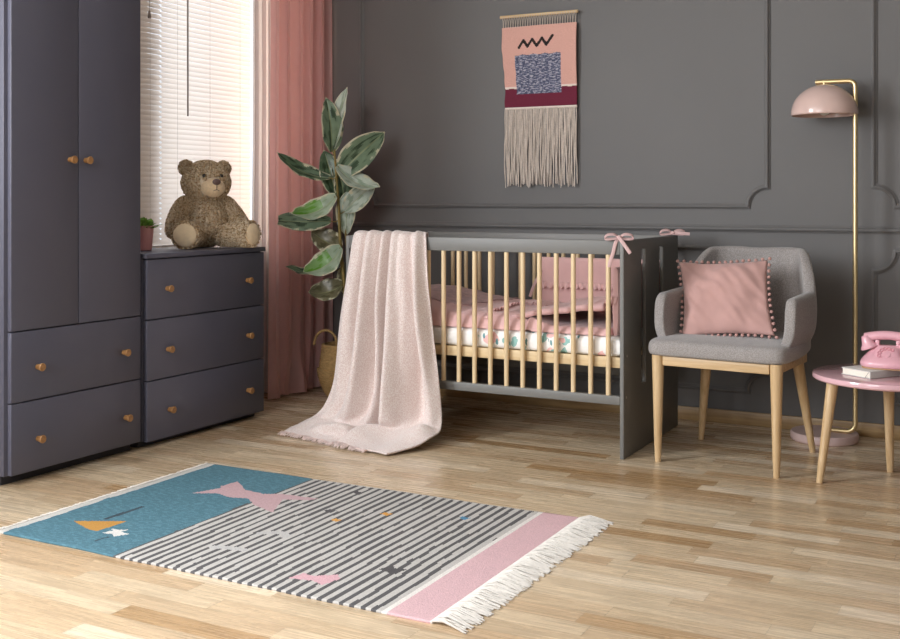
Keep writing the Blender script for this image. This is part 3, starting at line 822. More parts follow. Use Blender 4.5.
# crib bumper
t = thing('crib_bumper', 'pink ruffled crib bumper tied with ribbons around the end of the crib', 'crib bumper', (-1.60, 4.70, MZ + .004)); O4 = t.location.copy()
bz0, bz1 = 0, .268
def pad(path, th=.03):
    """upright padded strip along path (xy)"""
    P = [Vector((p[0], p[1])) for p in path]; b = B(); rings = []
    for i, p in enumerate(P):
        a = (P[min(i + 1, len(P) - 1)] - P[max(i - 1, 0)]).normalized(); n = Vector((-a.y, a.x))
        e = min(i, len(P) - 1 - i); k = .45 if e == 0 else (.85 if e == 1 else 1)
        r = []
        for q in range(28):
            an = 2 * PI * q / 28; cx, cz = math.cos(an), math.sin(an)
            sx = abs(cx) ** .7 * (1 if cx > 0 else -1); sz = abs(cz) ** .25 * (1 if cz > 0 else -1)
            z = (bz0 + bz1) / 2 + sz * (bz1 - bz0) / 2 * (1 - .01 * (e == 0))
            puff = (1 + .25 * nz(i * .35, z * 14, 2)) * (1 + .45 * smooth01(40, 52, i))
            r.append(Vector((p.x - O4.x + n.x * sx * th / 2 * k * puff, p.y - O4.y + n.y * sx * th / 2 * k * puff, z)))
        rings.append(r)
    loft(b, rings); return b
YB, XB = my1 - .028, mx1 - .022
path = [(-2.03 + (XB - .03 + 2.03) * k / 24, YB) for k in range(25)] + [(XB - .03 * math.cos(a) * 1 + 0, YB - .03 + .03 * math.sin(a) * 1) for a in (1.2, .8, .4)] 
path = path[:-3] + [(XB - .012, YB - .006), (XB - .002, YB - .02)] + [(XB, YB - .04 - (YB - .04 - my0 - .012) * k / 24) for k in range(25)]
obj('pad', pad(path), MT['quilt'], t, angle=60)
rpth = [(p[0] - O4.x, p[1] - O4.y - .018 if i < 25 else p[1] - O4.y, .155) for i, p in enumerate(path[:25])]
def vruffle(pts, w, amp, nfun, seed=0):
    b = B(); n = len(pts) * 10
    P = [tuple(p) for p in pts]
    def f(u, v):
        p = Vector(crom(P, u)); nn = nfun
        wv = math.sin(u * len(pts) * 5.2 + 3 * nz(u * 9, seed)); 
        return p + nn * (.003 + amp * v * (1 + wv)) + Vector((0, 0, -w * v * (1 + .15 * wv)))
    sheet(b, f, n, 5); return b
o = obj('ruffle', vruffle(rpth, .028, .006, Vector((0, -1, 0))), MT['quilt'], t, normals=False); solidify(o, .0015)
rpth = [(p[0] - O4.x - .017, p[1] - O4.y, .155) for p in path[28:]] + [(XB - O4.x - .006, my0 + .006 - O4.y, .155), (XB - O4.x + .012, my0 + .008 - O4.y, .155)]
o = obj('ruffle', vruffle(rpth, .028, .006, Vector((-.8, -.6, 0))), MT['quilt'], t, normals=False); solidify(o, .0015)
def ribbon(parent, pts, w=.012, name='ribbon', wdir=None):
    b = B(); P = [tuple(p) for p in pts]
    def f(u, v):
        p = Vector(crom(P, u)); q = Vector(crom(P, min(1, u + .02))); r = Vector(crom(P, max(0, u - .02)))
        tan = (q - r).normalized(); wd = wdir or tan.cross(Vector((.35, -.9, .25))).normalized()
        return p + wd * (w * (v - .5))
    sheet(b, f, 28, 3); o = obj(name, b, MT['ribbon'], parent, normals=False); solidify(o, .0012); return o
def bow(c, tails):
    """knot over the top of the rail: two loops and two tails"""
    c = Vector(c) - O4
    b = B(); ellipsoid(b, c + Vector((0, 0, .010)), (.011, .011, .009), 14, 10); kn = obj('bow', b, MT['ribbon'], t)
    R_ = Vector((CY, SY, 0))
    for s in (-1, 1):
        pts = [c + Vector((0, 0, .01)), c + R_ * s * .02 + Vector((0, 0, .022)), c + R_ * s * .046 + Vector((0, 0, .020)), c + R_ * s * .056 + Vector((0, -.004, .008)), c + R_ * s * .04 + Vector((0, -.01, .004)), c + Vector((0, -.006, .008))]
        ribbon(kn, pts, .017, 'loop', Vector((-.3, .75, .55)))
    for tl in tails: ribbon(kn, [c + Vector(p) for p in tl], .014, 'tail')
bow((CX1 - .022, CY0 + .012, CH + .001), [[(0, -.004, .008), (-.008, -.018, -.01), (-.018, -.021, -.05), (-.03, -.02, -.085), (-.034, -.019, -.105)], [(0, -.004, .01), (.012, -.017, .002), (.03, -.02, -.02), (.052, -.022, -.05)]])
bow((CX1 - .012, CY1 - .04, CH + .001), [[(0, 0, .01), (.02, .0, .012), (.05, .0, .008), (.075, .004, .006)]])
ribbon(t, [Vector((-2.018, YB - .012, MZ + .21)) - O4, Vector((-2.032, YB - .022, MZ + .175)) - O4, Vector((-2.055, YB - .024, MZ + .13)) - O4, Vector((-2.072, YB - .022, MZ + .085)) - O4], .014)
ribbon(t, [Vector((-2.020, YB - .01, MZ + .21)) - O4, Vector((-2.026, YB + .012, MZ + .215)) - O4, Vector((-2.032, YB + .02, MZ + .21)) - O4, Vector((-2.030, YB + .022, MZ + .19)) - O4], .012)

# ================================================================== THROW BLANKET over the front rail
t = thing('throw_blanket', 'pale pink wool throw hanging over the crib rail and trailing onto the floor', 'blanket', (-2.45, 3.95, 0)); O5 = t.location.copy()
#      left edge point           right edge point         fold amp
RW = [((-2.600, 4.050, .600), (-2.300, 4.050, .600), .006),
      ((-2.602, 4.050, .720), (-2.292, 4.050, .720), .006),
      ((-2.606, 4.052, .835), (-2.280, 4.052, .835), .004),
      ((-2.608, 4.038, .860), (-2.272, 4.038, .860), .006),
      ((-2.610, 4.012, .860), (-2.266, 4.012, .860), .009),
      ((-2.613, 3.990, .836), (-2.258, 3.990, .836), .013),
      ((-2.622, 3.970, .720), (-2.243, 3.970, .720), .019),
      ((-2.634, 3.958, .590), (-2.226, 3.958, .590), .025),
      ((-2.645, 3.945, .460), (-2.202, 3.950, .450), .030),
      ((-2.652, 3.932, .330), (-2.175, 3.938, .310), .034),
      ((-2.672, 3.920, .200), (-2.150, 3.918, .180), .036),
      ((-2.705, 3.905, .110), (-2.132, 3.895, .090), .032),
      ((-2.752, 3.880, .045), (-2.128, 3.858, .030), .020),
      ((-2.790, 3.845, .014), (-2.145, 3.785, .012), .012),
      ((-2.812, 3.800, .012), (-2.182, 3.700, .010), .008),
      ((-2.818, 3.762, .010), (-2.222, 3.622, .009), .005)]
RWf = [a + c + (d,) for a, c, d in RW]
FOLD = [(.06, .06, .6, .4), (.165, .028, -.9, -.25), (.25, .045, 1.0, .8), (.365, .035, -1.3, -.35), (.435, .028, 1.1, .7), (.505, .022, -2.2, -3.4), (.585, .05, 1.1, 1.3), (.70, .06, .2, .3), (.80, .045, -1.0, -.8), (.905, .035, 1.0, .6), (1.0, .04, -.5, -.3)]
def throw(u, v):
    q = crom(RWf, v); L, R = Vector(q[0:3]), Vector(q[3:6]); amp = q[6]
    p = L.lerp(R, u); amp *= 1 + .5 * smooth01(.4, .75, v)
    dr = .03 * nz(u * 2, v * 2.2, 3) + .05 * (v - .5) * math.sin(u * PI) * .6
    lo = smooth01(.4, .72, v)
    w = sum((k + (k2 - k) * lo) * math.exp(-((u + dr - c) / (s_ * (1 + .9 * lo))) ** 2) for c, s_, k, k2 in FOLD)
    d = amp * (w * .85 + .3 * nz(u * 7 + 2, v * 3.5, 1.3) + .15 * nz(u * 19, v * 9, 6))
    fl = smooth01(.72, .86, v)      # lying on the floor
    p.y -= d * 1.9 * (1 - fl); p.z += (d + amp * .9) * .8 * fl * (1 - .5 * smooth01(.93, 1, v))
    if v < .34: p.z += max(-.004, d) * .7 * smooth01(.12, .2, v) * (1 - smooth01(.28, .36, v))
    # cloth sagging into rolls where it meets the floor
    sw = math.exp(-((u - .37) / .14) ** 2 - ((v - .885 + .1 * (u - .36)) / .035) ** 2); p.z += .05 * sw; p.y -= .05 * sw
    sw = math.exp(-((u - .60) / .06) ** 2 - ((v - .90) / .07) ** 2); p.z += .03 * sw; p.x -= .03 * sw
    sw = math.exp(-((u - .88) / .12) ** 2 - ((v - .83) / .06) ** 2); p.z += .05 * sw; p.x += .012 * sw
    sw = math.exp(-((u - .12) / .12) ** 2 - ((v - .86) / .05) ** 2); p.z += .02 * sw
    p.z = max(p.z, .008)
    if v > .33: p.y = min(p.y, 4.010)
    return p - O5
b = B(); sheet(b, throw, 120, 170); o = obj('cloth', b, MT['blanket'], t, normals=False, angle=None); solidify(o, .007, 0)
b = B(); rnd = random.Random(11)
for k in range(100):
    u = (k + rnd.uniform(.1, .9)) / 120; p = throw(u, 1); q = throw(u, .985); d = (p - q); d.z = 0; d.normalize()
    for m in range(2):
        dd = (d + Vector((rnd.uniform(-.6, .6), rnd.uniform(-.4, .4), 0))).normalized(); L = rnd.uniform(.018, .04)
        tube(b, [p - d * .004, p + dd * L * .5 + Vector((0, 0, rnd.uniform(-.001, .006))), Vector(((p + dd * L).x, (p + dd * L).y, .004 + rnd.uniform(0, .006)))], [.0016, .0018, .001], 5)
obj('fringe', b, MT['pinkfringe'], t)

# ================================================================== WALL HANGING
t = thing('wall_hanging', 'pink, blue and maroon woven wall hanging with long cream fringe on a rod', 'wall hanging', (-2.12, WY - .03, 1.5)); O6 = t.location.copy()
hx0, hx1 = -2.318, -1.925
b = B(); tube(b, [(-2.326 - O6.x, 0, 1.904 - O6.z), (-1.917 - O6.x, 0, 1.903 - O6.z)], .0075, 12); obj('rod', b, MT['rodwood'], t)
PZ0, PZ1 = 1.445, 1.852
NX, NZ = 130, 140
b = B()
def hang(u, v):
    z = PZ1 + (PZ0 - PZ1) * v
    ins = .014 * smooth01(.0, .8, v) * (1 - u * 1.6) + .006 * nz(v * 6, 3) * (u < .5)
    x = hx0 + (hx1 - hx0) * u + ins * (1 if u < .6 else .0)
    return Vector((x - O6.x, .004 + .004 * nz(u * 3, v * 3) - .006 * math.sin(v * 5), z - O6.z))
sheet(b, hang, NX, NZ); o = obj('woven_panel', b, MT['weave'], t, normals=False)
zig = [(.235, .262), (.285, .175), (.345, .262), (.405, .165), (.47, .255), (.535, .16), (.595, .25), (.655, .15), (.7, .205), (.72, .135)]
zig = [(.235, .265), (.29, .18), (.35, .262), (.41, .165), (.47, .258), (.535, .155), (.60, .25), (.665, .15), (.72, .14)]
zig = [(.24, .255), (.30, .172), (.36, .248), (.42, .165), (.485, .246), (.55, .16), (.61, .24), (.69, .135)]
def segd(p, a, c):
    ax, ay = c[0] - a[0], c[1] - a[1]; t_ = max(0, min(1, ((p[0] - a[0]) * ax + (p[1] - a[1]) * ay) / (ax * ax + ay * ay)))
    return math.hypot(p[0] - a[0] - ax * t_, p[1] - a[1] - ay * t_)
rnd = random.Random(5)
def hcol_uv(u, v):
    if min(segd((u, v), a, c) for a, c in zip(zig, zig[1:])) < .017: return '#221c1c'
    if .17 < u < .80 and .345 + .006 * math.sin(u * 40) < v < .815:
        k = nz(u * 22, v * 90) + .5 * nz(u * 60, v * 120, 4); return '#4a4f66' if k < -.02 else ('#797b90' if k < .25 else '#aeabb5')
    if v < .725: return '#d6a598'
    if v < .745 + .004 * math.sin(u * 50): return '#e3d2c8'
    if v < .975: return '#6a2137'
    return '#e0d5cb'
_i = [0]
def hcol(c):
    k = _i[0]; _i[0] += 1; return hcol_uv((k % NX + .5) / NX, (k // NX + .5) / NZ)
paint(o, hcol); solidify(o, .006, 0)
b = B()
for k in range(30):
    u = (k + .5) / 30; x = hx0 + (hx1 - hx0) * u - O6.x
    tube(b, [(x, -.0085, 1.9045 - O6.z), (x + .002, -.004, 1.88 - O6.z), (x, .003, PZ1 - O6.z - .004)], .0017, 5)
    tube(b, [(x + .003, .0085, 1.9045 - O6.z), (x + .002, .006, 1.88 - O6.z), (x, .004, PZ1 - O6.z - .004)], .0017, 5)
obj('warp_threads', b, MT['yarn'], t)
b = B(); rnd = random.Random(8)
for k in range(62):
    u = (k + .5 + rnd.uniform(-.2, .2)) / 62; p = hang(u, .99); L = (PZ0 - 1.066) + rnd.uniform(-.012, .01); a = rnd.uniform(0, 6)
    pts = [(p.x + .003 * math.sin(a + s * 7) * s + rnd.uniform(-.001, .001), .004 + .006 * math.sin(a * 2 + s * 5) * s + .002 * (k % 2), p.z - L * s) for s in [i / 9 for i in range(10)]]
    pts = [(x, min(y, .02), z) for x, y, z in pts]
    tube(b, pts, [.003 + .0006 * math.sin(i * 2 + k) for i in range(9)] + [.002], 6)
obj('fringe', b, MT['yarn'], t)

# ================================================================== FLOOR LAMP
t = thing('floor_lamp', 'brass floor lamp with a blush dome shade and round blush base', 'floor lamp', (-.770, 4.745, 0)); PXo = .122
b = B(); lathe(b, [(.128, 0), (.133, .003), (.136, .01), (.136, .03), (.132, .036), (.02, .037)], 48); obj('base', b, MT['lampbase'], t)
pts = [(0, 0, .045), (.03, 0, .045), (.09, 0, .045)]
R1 = .035
pts += [(PXo - R1 + R1 * math.sin(a), 0, .045 + R1 - R1 * math.cos(a)) for a in [PI / 2 * k / 8 for k in range(0, 9)]]
pts += [(PXo, 0, z) for z in (.2, .5, .9, 1.2, 1.43)]
pts += [(PXo - .025 + .025 * math.cos(a), 0, 1.468 + .025 * math.sin(a)) for a in [PI / 2 * k / 6 for k in range(0, 7)]]
pts += [(.06, 0, 1.4935), (.0, 0, 1.494), (-.024, 0, 1.494)]
b = B(); tube(b, pts, .0098, 12, flat=(1, 1)); obj('pole', b, MT['brass'], t)
b = B(); lathe(b, [(.01, 0), (.01, .012)], 14, M=Matrix.Translation((-.023, 0, 1.494)) @ Matrix.Rotation(-PI / 2, 4, 'Y'))
obj('finial', b, MT['brass'], t)
b = B(); lathe(b, [(.008, 1.466), (.008, 1.49)], 14); obj('shade_stem', b, MT['brass'], t)
b = B(); lathe(b, [(.011, .0), (.011, .042)], 14, (0, 0, .004)); obj('base_socket', b, MT['brass'], t)
SR = .134; b = B(); pr = []
for k in range(19):
    a = PI / 2 * k / 18; pr.append((max(.004, SR * math.sin(a)), 1.362 + .122 * math.cos(a)))
pr += [(SR, 1.356)]
inn = [(max(.003, r - .003), z - .002) for r, z in reversed(pr)]
lathe(b, pr + inn, 48); obj('shade', b, MT['shade'], t, angle=60)
b = B(); lathe(b, [(.018, 1.462), (.018, 1.42), (.016, 1.412)], 18); obj('bulb_socket', b, MT['brass'], t)
b = B(); ellipsoid(b, (0, 0, 1.388), (.03, .03, .034), 18, 12); obj('bulb', b, MT['bulb'], t)

# ================================================================== ARMCHAIR
t = thing('armchair', 'grey upholstered armchair with curved arms and tapered wooden legs', 'chair', (-1.023, 4.268, 0), math.radians(-5))
def tleg(p0, p1, r0, r1):
    b = B(); P = [Vector(p0).lerp(Vector(p1), k / 6) for k in range(7)]
    tube(b, P, [r0 + (r1 - r0) * k / 6 for k in range(6)] + [r1 * .9], 16); return b
for a, c in (((-.224, -.238, .41), (-.225, -.236, 0)), ((.229, -.238, .41), (.229, -.238, 0)), ((-.168, .15, .41), (-.226, .232, 0)), ((.19, .15, .41), (.229, .247, 0))):
    obj('leg', tleg(a, c, .0235, .0125), MT['ash'], t)
b = B(); box(b, -.201, .206, -.252, -.228, .372, .408, .003); box(b, -.236, -.212, -.215, .14, .372, .408, .003); box(b, .212, .236, -.215, .14, .372, .408, .003); box(b, -.19, .19, .14, .164, .372, .408, .003)
obj('seat_frame', b, MT['ashx'], t)
def seat():
    b = B(); rings = []
    prof = [(.03, .409), (.008, .4095), (.0, .416), (-.001, .436), (.0, .452), (.006, .464), (.02, .4715), (.06, .476), (.12, .478)]
    for ins, z in prof:
        r = []
        for k in range(64):
            a = 2 * PI * k / 64; ca, sa = math.cos(a), math.sin(a); e = .2
            hx, hy = .269 - ins, .262 - ins
            x = hx * abs(ca) ** e * (1 if ca > 0 else -1); y = hy * abs(sa) ** e * (1 if sa > 0 else -1)
            r.append(Vector((x * (1 - .13 * smooth01(.0, .26, y)), y - .012, z)))
        rings.append(r)
    loft(b, rings); return b
subsurf(obj('seat', seat(), MT['tweed'], t, angle=None), 1)
def shell():
    b = B(); pts = []
    # plan centre line, left arm front -> back -> right arm front
    for k in range(9): pts.append((-.272, -.185 + .265 * k / 8))
    for k in range(1, 9): a = PI + -(PI / 2) * k / 8; pts.append((-.142 + .13 * math.cos(a), .08 + .13 * math.sin(a) * 1.15))
    for k in range(1, 9): pts.append((-.142 + .284 * k / 8, .2295))
    for k in range(1, 9): a = PI / 2 - (PI / 2) * k / 8; pts.append((.142 + .13 * math.cos(a), .08 + .13 * math.sin(a) * 1.15))
    for k in range(1, 9): pts.append((.272, .08 - .265 * k / 8))
    P = [Vector(p) for p in pts]; ln = [0]
    for p, q in zip(P, P[1:]): ln.append(ln[-1] + (q - p).length)
    T = ln[-1]; rings = []; NS = 120
    def at(s):
        d = s * T
        for i in range(len(P) - 1):
            if d <= ln[i + 1] or i == len(P) - 2:
                return P[i].lerp(P[i + 1], (d - ln[i]) / (ln[i + 1] - ln[i]))
    for k in range(NS + 1):
        s = k / NS; p = at(s); tan = (at(min(1, s + .02)) - at(max(0, s - .02))).normalized(); n = Vector((-tan.y, tan.x))  # n points outwards? fixed below
        if n.dot(p - Vector((0, -.05))) < 0: n = -n
        d = min(s, 1 - s) * T
        # height of the top edge along the shell
        h = .60 + .04 * math.sqrt(max(0, 1 - (1 - min(1, d / .05)) ** 2)) + .006 * smooth01(.05, .25, d)
        rise = smooth01(.285, .385, d) ** .6; h = h + rise * (.806 - h) 
        h += .006 * math.cos((s - .5) * 9) * rise - .008 * math.exp(-((s - .5) / .08) ** 2)
        r = []; th = .023 - .004 * (1 - smooth01(0, .05, d))
        z0 = .404
        prof = [(-.55, z0 + .012)] + [(-1, z0 + .03 + (h - .02 - z0 - .03) * q / 6) for q in range(7)]
        prof += [(-.92, h - .009), (-.62, h - .001), (0, h + .003), (.62, h - .001), (.92, h - .009)]
        prof += [(1, h - .02 - (h - .02 - z0 - .05) * q / 6) for q in range(7)] + [(.8, z0 + .018), (.2, z0 + .002)]
        for o, z in prof:
            hh = (z - .42)
            base = Vector((p.x * .905 + .006, p.y)) + n * (o * th)
            arm = 1 - smooth01(.28, .42, d)
            x, y = base.x, base.y
            x *= 1 + .03 * math.sin(max(0, min(1, hh / .2)) * PI / 2) - .155 * smooth01(.14, .40, hh) * (1 - arm * .6)
            y += (1 - arm) * (.15 * hh) + .012 * arm * smooth01(.05, .22, hh) * (1 - smooth01(0, .1, d))
            tuck = smooth01(.11, 0, z - z0)
            x *= 1 - .13 * tuck; y -= .03 * tuck * (1 - arm)
            r.append(Vector((x, y, z)))
        rings.append(r)
    loft(b, rings); return b
subsurf(obj('backrest', shell(), MT['tweed'], t, angle=None), 1)

# cushion
CR = [atY(679, 262, 4.385), atY(768, 260, 4.345), atY(775, 336, 4.185), atY(682, 337, 4.195)]   # TL TR BR BL
O7 = sum(CR, Vector()) / 4; O7.z = .485
t = thing('cushion', 'square blush linen cushion edged with pompoms leaning in the grey armchair', 'cushion', O7)
nrmC = (CR[1] - CR[0]).cross(CR[3] - CR[0]).normalized()
if nrmC.y > 0: nrmC = -nrmC
def cpt(u, v, s):
    eu, ev = 2 * u - 1, 2 * v - 1
    p = (CR[0] * (1 - u) + CR[1] * u) * (1 - v) + (CR[3] * (1 - u) + CR[2] * u) * v
    pin = .085
    c_ = sum(CR, Vector()) / 4
    k = 1 - pin * ((1 - ev * ev) * eu * eu + (1 - eu * eu) * ev * ev)
    p = c_ + (p - c_) * k
    bul = max(0, (1 - abs(eu) ** 2.2)) ** .6 * max(0, (1 - abs(ev) ** 2.2)) ** .6
    wr = .022 * nz((u * .9 - v * .6) * 3.6, (u + v) * 1.7, 1) + .010 * nz((u - v * .7) * 9, (u + v) * 3.2, 3) + .008 * math.exp(-((u * .8 + v * .5 - .5) / .06) ** 2) * v
    wr *= min(1, bul * 1.6)
    return p + nrmC * s * (.050 * bul + (wr if s > 0 else 0) + .002) - O7
b = B()
for s in (1, -1): sheet(b, lambda u, v: cpt(u, v, s), 48, 44)
bmesh.ops.remove_doubles(b, verts=b.verts, dist=.0045)
obj('cover', b, MT['cushion'], t, angle=None)
b = B(); ellipsoid(b, (0, 0, 0), (.0068, .0068, .0068), 12, 8, lambda d: 1 + .12 * nz(d.x * 4, d.y * 4, d.z * 4))
pp = obj('pompom', b, MT['pompom'], t, angle=None); first = True; rnd = random.Random(3)
per = [(k / 15, 0) for k in range(15)] + [(1, k / 13) for k in range(13)] + [(1 - k / 15, 1) for k in range(15)] + [(0, 1 - k / 13) for k in range(13)]
cc = sum(CR, Vector()) / 4 - O7
for u, v in per:
    p = cpt(u, v, 0); d = (p - cc).normalized(); p = p + d * .009 + nrmC * rnd.uniform(-.003, .003)
    o = pp if first else pp.copy()
    if not first: COL.objects.link(o); o.parent = t
    first = False; o.location = p; o.rotation_euler = (rnd.uniform(0, 6), rnd.uniform(0, 6), 0)

# ================================================================== SIDE TABLE, BOOK, TELEPHONE
TC = Vector((-.462, 4.165, 0)); TZ = .380
t = thing('side_table', 'small round pink side table on three splayed wooden legs', 'table', TC)
b = B(); lathe(b, [(.19, TZ - .030), (.2, TZ - .030), (.205, TZ - .021), (.249, TZ - .0205), (.2535, TZ - .016), (.254, TZ - .006), (.252, TZ - .001), (.249, TZ), (.1, TZ)], 72); obj('table_top', b, MT['tabletop'], t)
for a, c in (((-.168, -.112, TZ - .03), (-.206, -.152, 0)), ((-.006, .105, TZ - .03), (-.004, .137, 0)), ((.16, -.05, TZ - .03), (.20, -.08, 0))):
    obj('leg', tleg(a, c, .0205, .0125), MT['ash'], t)
ang = math.radians(56)
t = thing('book', 'thin pale grey book lying on the pink table under the telephone', 'book', (-.4986, 4.012, TZ + .001), ang)
LB, WB, HB = .205, .128, .025     # local x along the spine side, y to the left
b = B(); box(b, 0, LB, 0, WB, 0, .003, .001); box(b, 0, LB, 0, WB, HB - .003, HB, .001); box(b, .0, LB, 0, .003, .001, HB - .001, .001); obj('cover', b, MT['cover'], t)
b = B(); box(b, .003, LB - .004, .0035, WB - .004, .0032, HB - .0032, 0); obj('pages', b, MT['pages'], t, smooth=False)
b = B(); sheet(b, lambda u, v: Vector((-.002 - .0015 * math.sin(u * 3), .004 + .016 * u + .0015 * v, .022 - .0205 * u)), 8, 1); o = obj('bookmark_ribbon', b, MT['nose'], t, normals=False); solidify(o, .0006)

TP = Vector((-.452, 4.140, TZ + .001 + HB + .001))
t = thing('telephone', 'old pink rotary telephone with its handset on the cradle, on the book', 'telephone', TP + Vector((-.004, .0, 0)), math.radians(2))
def superring(hx, hy, z, e=.55, n=40, cy=0):
    r = []; hx *= 1.1
    for k in range(n):
        a = 2 * PI * k / n; ca, sa = math.cos(a), math.sin(a)
        r.append(Vector((hx * abs(ca) ** e * (1 if ca > 0 else -1), cy + hy * abs(sa) ** e * (1 if sa > 0 else -1), z)))
    return r
b = B(); loft(b, [superring(.078, .068, 0), superring(.078, .068, .005)]); obj('foot_plate', b, MT['phonefoot'], t)
b = B(); loft(b, [superring(.079, .070, .005, .7), superring(.083, .073, .008, .7), superring(.084, .074, .018, .7), superring(.081, .071, .026, .72), superring(.074, .063, .036, .75, cy=.002), superring(.065, .053, .046, .78, cy=.006), superring(.056, .043, .056, .8, cy=.011), superring(.048, .033, .066, .8, cy=.016), superring(.044, .028, .074, .8, cy=.018), superring(.04, .025, .077, .8, cy=.018)])
obj('body', b, MT['phone'], t, angle=60)
tilt = Matrix.Translation((0, -.040, .047)) @ Matrix.Rotation(math.radians(48), 4, 'X')
b = B(); lathe(b, [(.040, -.006), (.041, .001), (.036, .004), (.012, .0045), (.011, .007), (.002, .0075)], 36, M=tilt)
dl = obj('dial', b, MT['phone'], t)
b = B()
for k in range(10):
    a = math.radians(50 + k * 28.5); c = Vector((.026 * math.cos(a), .026 * math.sin(a), .005))
    tube(b, [tilt @ (c + Vector((.0055 * math.cos(q), .0055 * math.sin(q), 0))) for q in [2 * PI * i / 10 for i in range(10)]], .0018, 6, closed=True)
obj('finger_hole', b, MT['phonedark'], dl)
for s in (-1, 1):
    b = B(); box(b, s * .034 - .007, s * .034 + .007, -.002, .034, .072, .084, .003); box(b, s * .034 - .007, s * .034 + .007, -.006, .004, .082, .096, .003); box(b, s * .034 - .007, s * .034 + .007, .028, .038, .082, .096, .003)
    obj('cradle', b, MT['phone'], t)
hs = B(); P = []; R_ = []
for k in range(21):
    x = -.076 + .152 * k / 20; z = .099 + .013 * (1 - (x / .076) ** 2); P.append((x, .016, z)); R_.append(.0160 + .002 * (abs(x) / .076) ** 2)
tube(hs, P, R_, 14)
for s in (-1, 1):
    M = Matrix.Translation((s * .072, .010, .096)) @ Matrix.Rotation(s * .35, 4, 'Y')
    lathe(hs, [(.004, .016), (.014, .012), (.018, .0), (.022, -.016), (.028, -.024), (.031, -.030), (.029, -.034), (.01, -.034)], 26, M=M)
obj('handset', hs, MT['phone'], t, angle=50)

# ================================================================== RUG
RX0, RX1, RY0, RY1 = -2.752, -1.25, 2.245, 3.20
t = thing('rug', 'flat woven kilim rug in blue, striped grey and pink lying on the parquet', 'rug', ((RX0 + RX1) / 2, (RY0 + RY1) / 2, 0)); O8 = t.location.copy()
NXR, NYR = 500, 190
def inpoly(p, poly):
    c = False; j = len(poly) - 1
    for i in range(len(poly)):
        a, d = poly[i], poly[j]
        if (a[1] > p[1]) != (d[1] > p[1]) and p[0] < (d[0] - a[0]) * (p[1] - a[1]) / (d[1] - a[1]) + a[0]: c = not c
        j = i
    return c
PF = [(-2.52, 2.845), (-2.475, 2.945), (-2.49, 2.96), (-2.48, 3.04), (-2.385, 2.965), (-2.30, 2.955), (-2.24, 2.985), (-2.10, 2.995), (-2.12, 2.965), (-2.20, 2.93), (-2.17, 2.865), (-2.135, 2.79), (-2.24, 2.83), (-2.31, 2.885), (-2.372, 2.865), (-2.44, 2.885)]
YEL = [(-2.625, 2.428), (-2.475, 2.505), (-2.483, 2.384), (-2.53, 2.39)]
BAR = [(-2.562, 2.484), (-2.545, 2.484), (-2.538, 2.645), (-2.555, 2.645)]
WH = [(-2.455, 2.378), (-2.445, 2.412), (-2.462, 2.425), (-2.432, 2.425), (-2.41, 2.44), (-2.412, 2.415), (-2.375, 2.408), (-2.395, 2.37), (-2.42, 2.385)]
BAR2 = [(-2.42, 2.312), (-2.411, 2.312), (-2.404, 2.36), (-2.413, 2.36)]
PNK2 = [(-1.73, 2.325), (-1.715, 2.375), (-1.68, 2.37), (-1.63, 2.41), (-1.605, 2.385), (-1.62, 2.325), (-1.66, 2.34)]
def blob(cx, cy, s): return [(cx - s, cy - s * .4), (cx - s * .5, cy + s), (cx, cy + s * .4), (cx + s, cy + s * .7), (cx + s * .6, cy - s), (cx - s * .2, cy - s * .5)]
DG = [blob(-1.522, 2.51, .035), blob(-2.031, 3.12, .022), blob(-1.985, 2.89, .02)]
LG = [[(-2.07, 2.435), (-2.03, 2.45), (-1.98, 2.452)], [(-2.035, 2.60), (-2.005, 2.63), (-1.972, 2.635), (-1.95, 2.61)]]
YS = [blob(-1.912, 2.818, .017), blob(-1.808, 2.946, .019)]; BL = blob(-1.571, 3.025, .018)
def rugcol(x, y):
    p = (x, y); wob = .004 * nz(x * 5, y * 7) + .003 * nz(x * 18, y * 25)
    if x < RX0 + .034 + .006 * nz(y * 16): return '#c2beb8'
    if inpoly(p, PF): return '#b99a9d'
    if inpoly(p, YEL): return '#b5853f'
    if inpoly(p, BAR) or inpoly(p, BAR2): return '#35424c'
    if inpoly(p, WH): return '#cfcdc9'
    if x < -2.272 + wob * .5: return '#486f7d' if nz(x * 40, y * 160, 2) < .1 else '#547d8b'
    if y > RY1 - .006 and x < -1.39: return '#d9d5ce'
    if inpoly(p, PNK2): return '#cda2a9'
    if any(inpoly(p, q) for q in DG): return '#4d4a4b'
    if any(inpoly(p, q) for q in YS): return '#cf9645'
    if inpoly(p, BL): return '#4e86a6'
    if min(segd(p, a, c) for L_ in LG for a, c in zip(L_, L_[1:])) < .013 + .004 * nz(x * 30, y * 20): return '#b3b0ae'
    if x > -1.392 + wob * .3:
        if x < -1.376: return '#ddd8d2'
        return '#d0acb0' if x < RX1 - .006 else '#e3ddd6'
    s = (x + 2.262 + .007 * nz(x * 4, y * 3.2, 5) + .003 * nz(x * 9, y * 11)) / .0317; f = s - math.floor(s)
    th = .44 + .1 * nz(x * 14, y * 5, 8)
    return '#535152' if 1 - th < f else '#bab6b1'
b = B()
def rugf(u, v):
    x = RX0 + (RX1 - RX0) * u; y = RY0 + (RY1 - RY0) * v
    e = min(u * 1.5, (1 - u) * 1.5, v * .95, (1 - v) * .95)
    xx = x + .006 * nz(y * 5, 1.3) * (u < .02) ; yy = y + .004 * nz(x * 6, 9) * (v < .01 or v > .99)
    z = .006 + .0015 * nz(x * 3, y * 4) + .0008 * math.sin(x * 900)
    return Vector((xx - O8.x, yy - O8.y, z))
sheet(b, rugf, NXR, NYR); o = obj('woven_field', b, MT['rug'], t, normals=False, angle=None)
_i = [0]
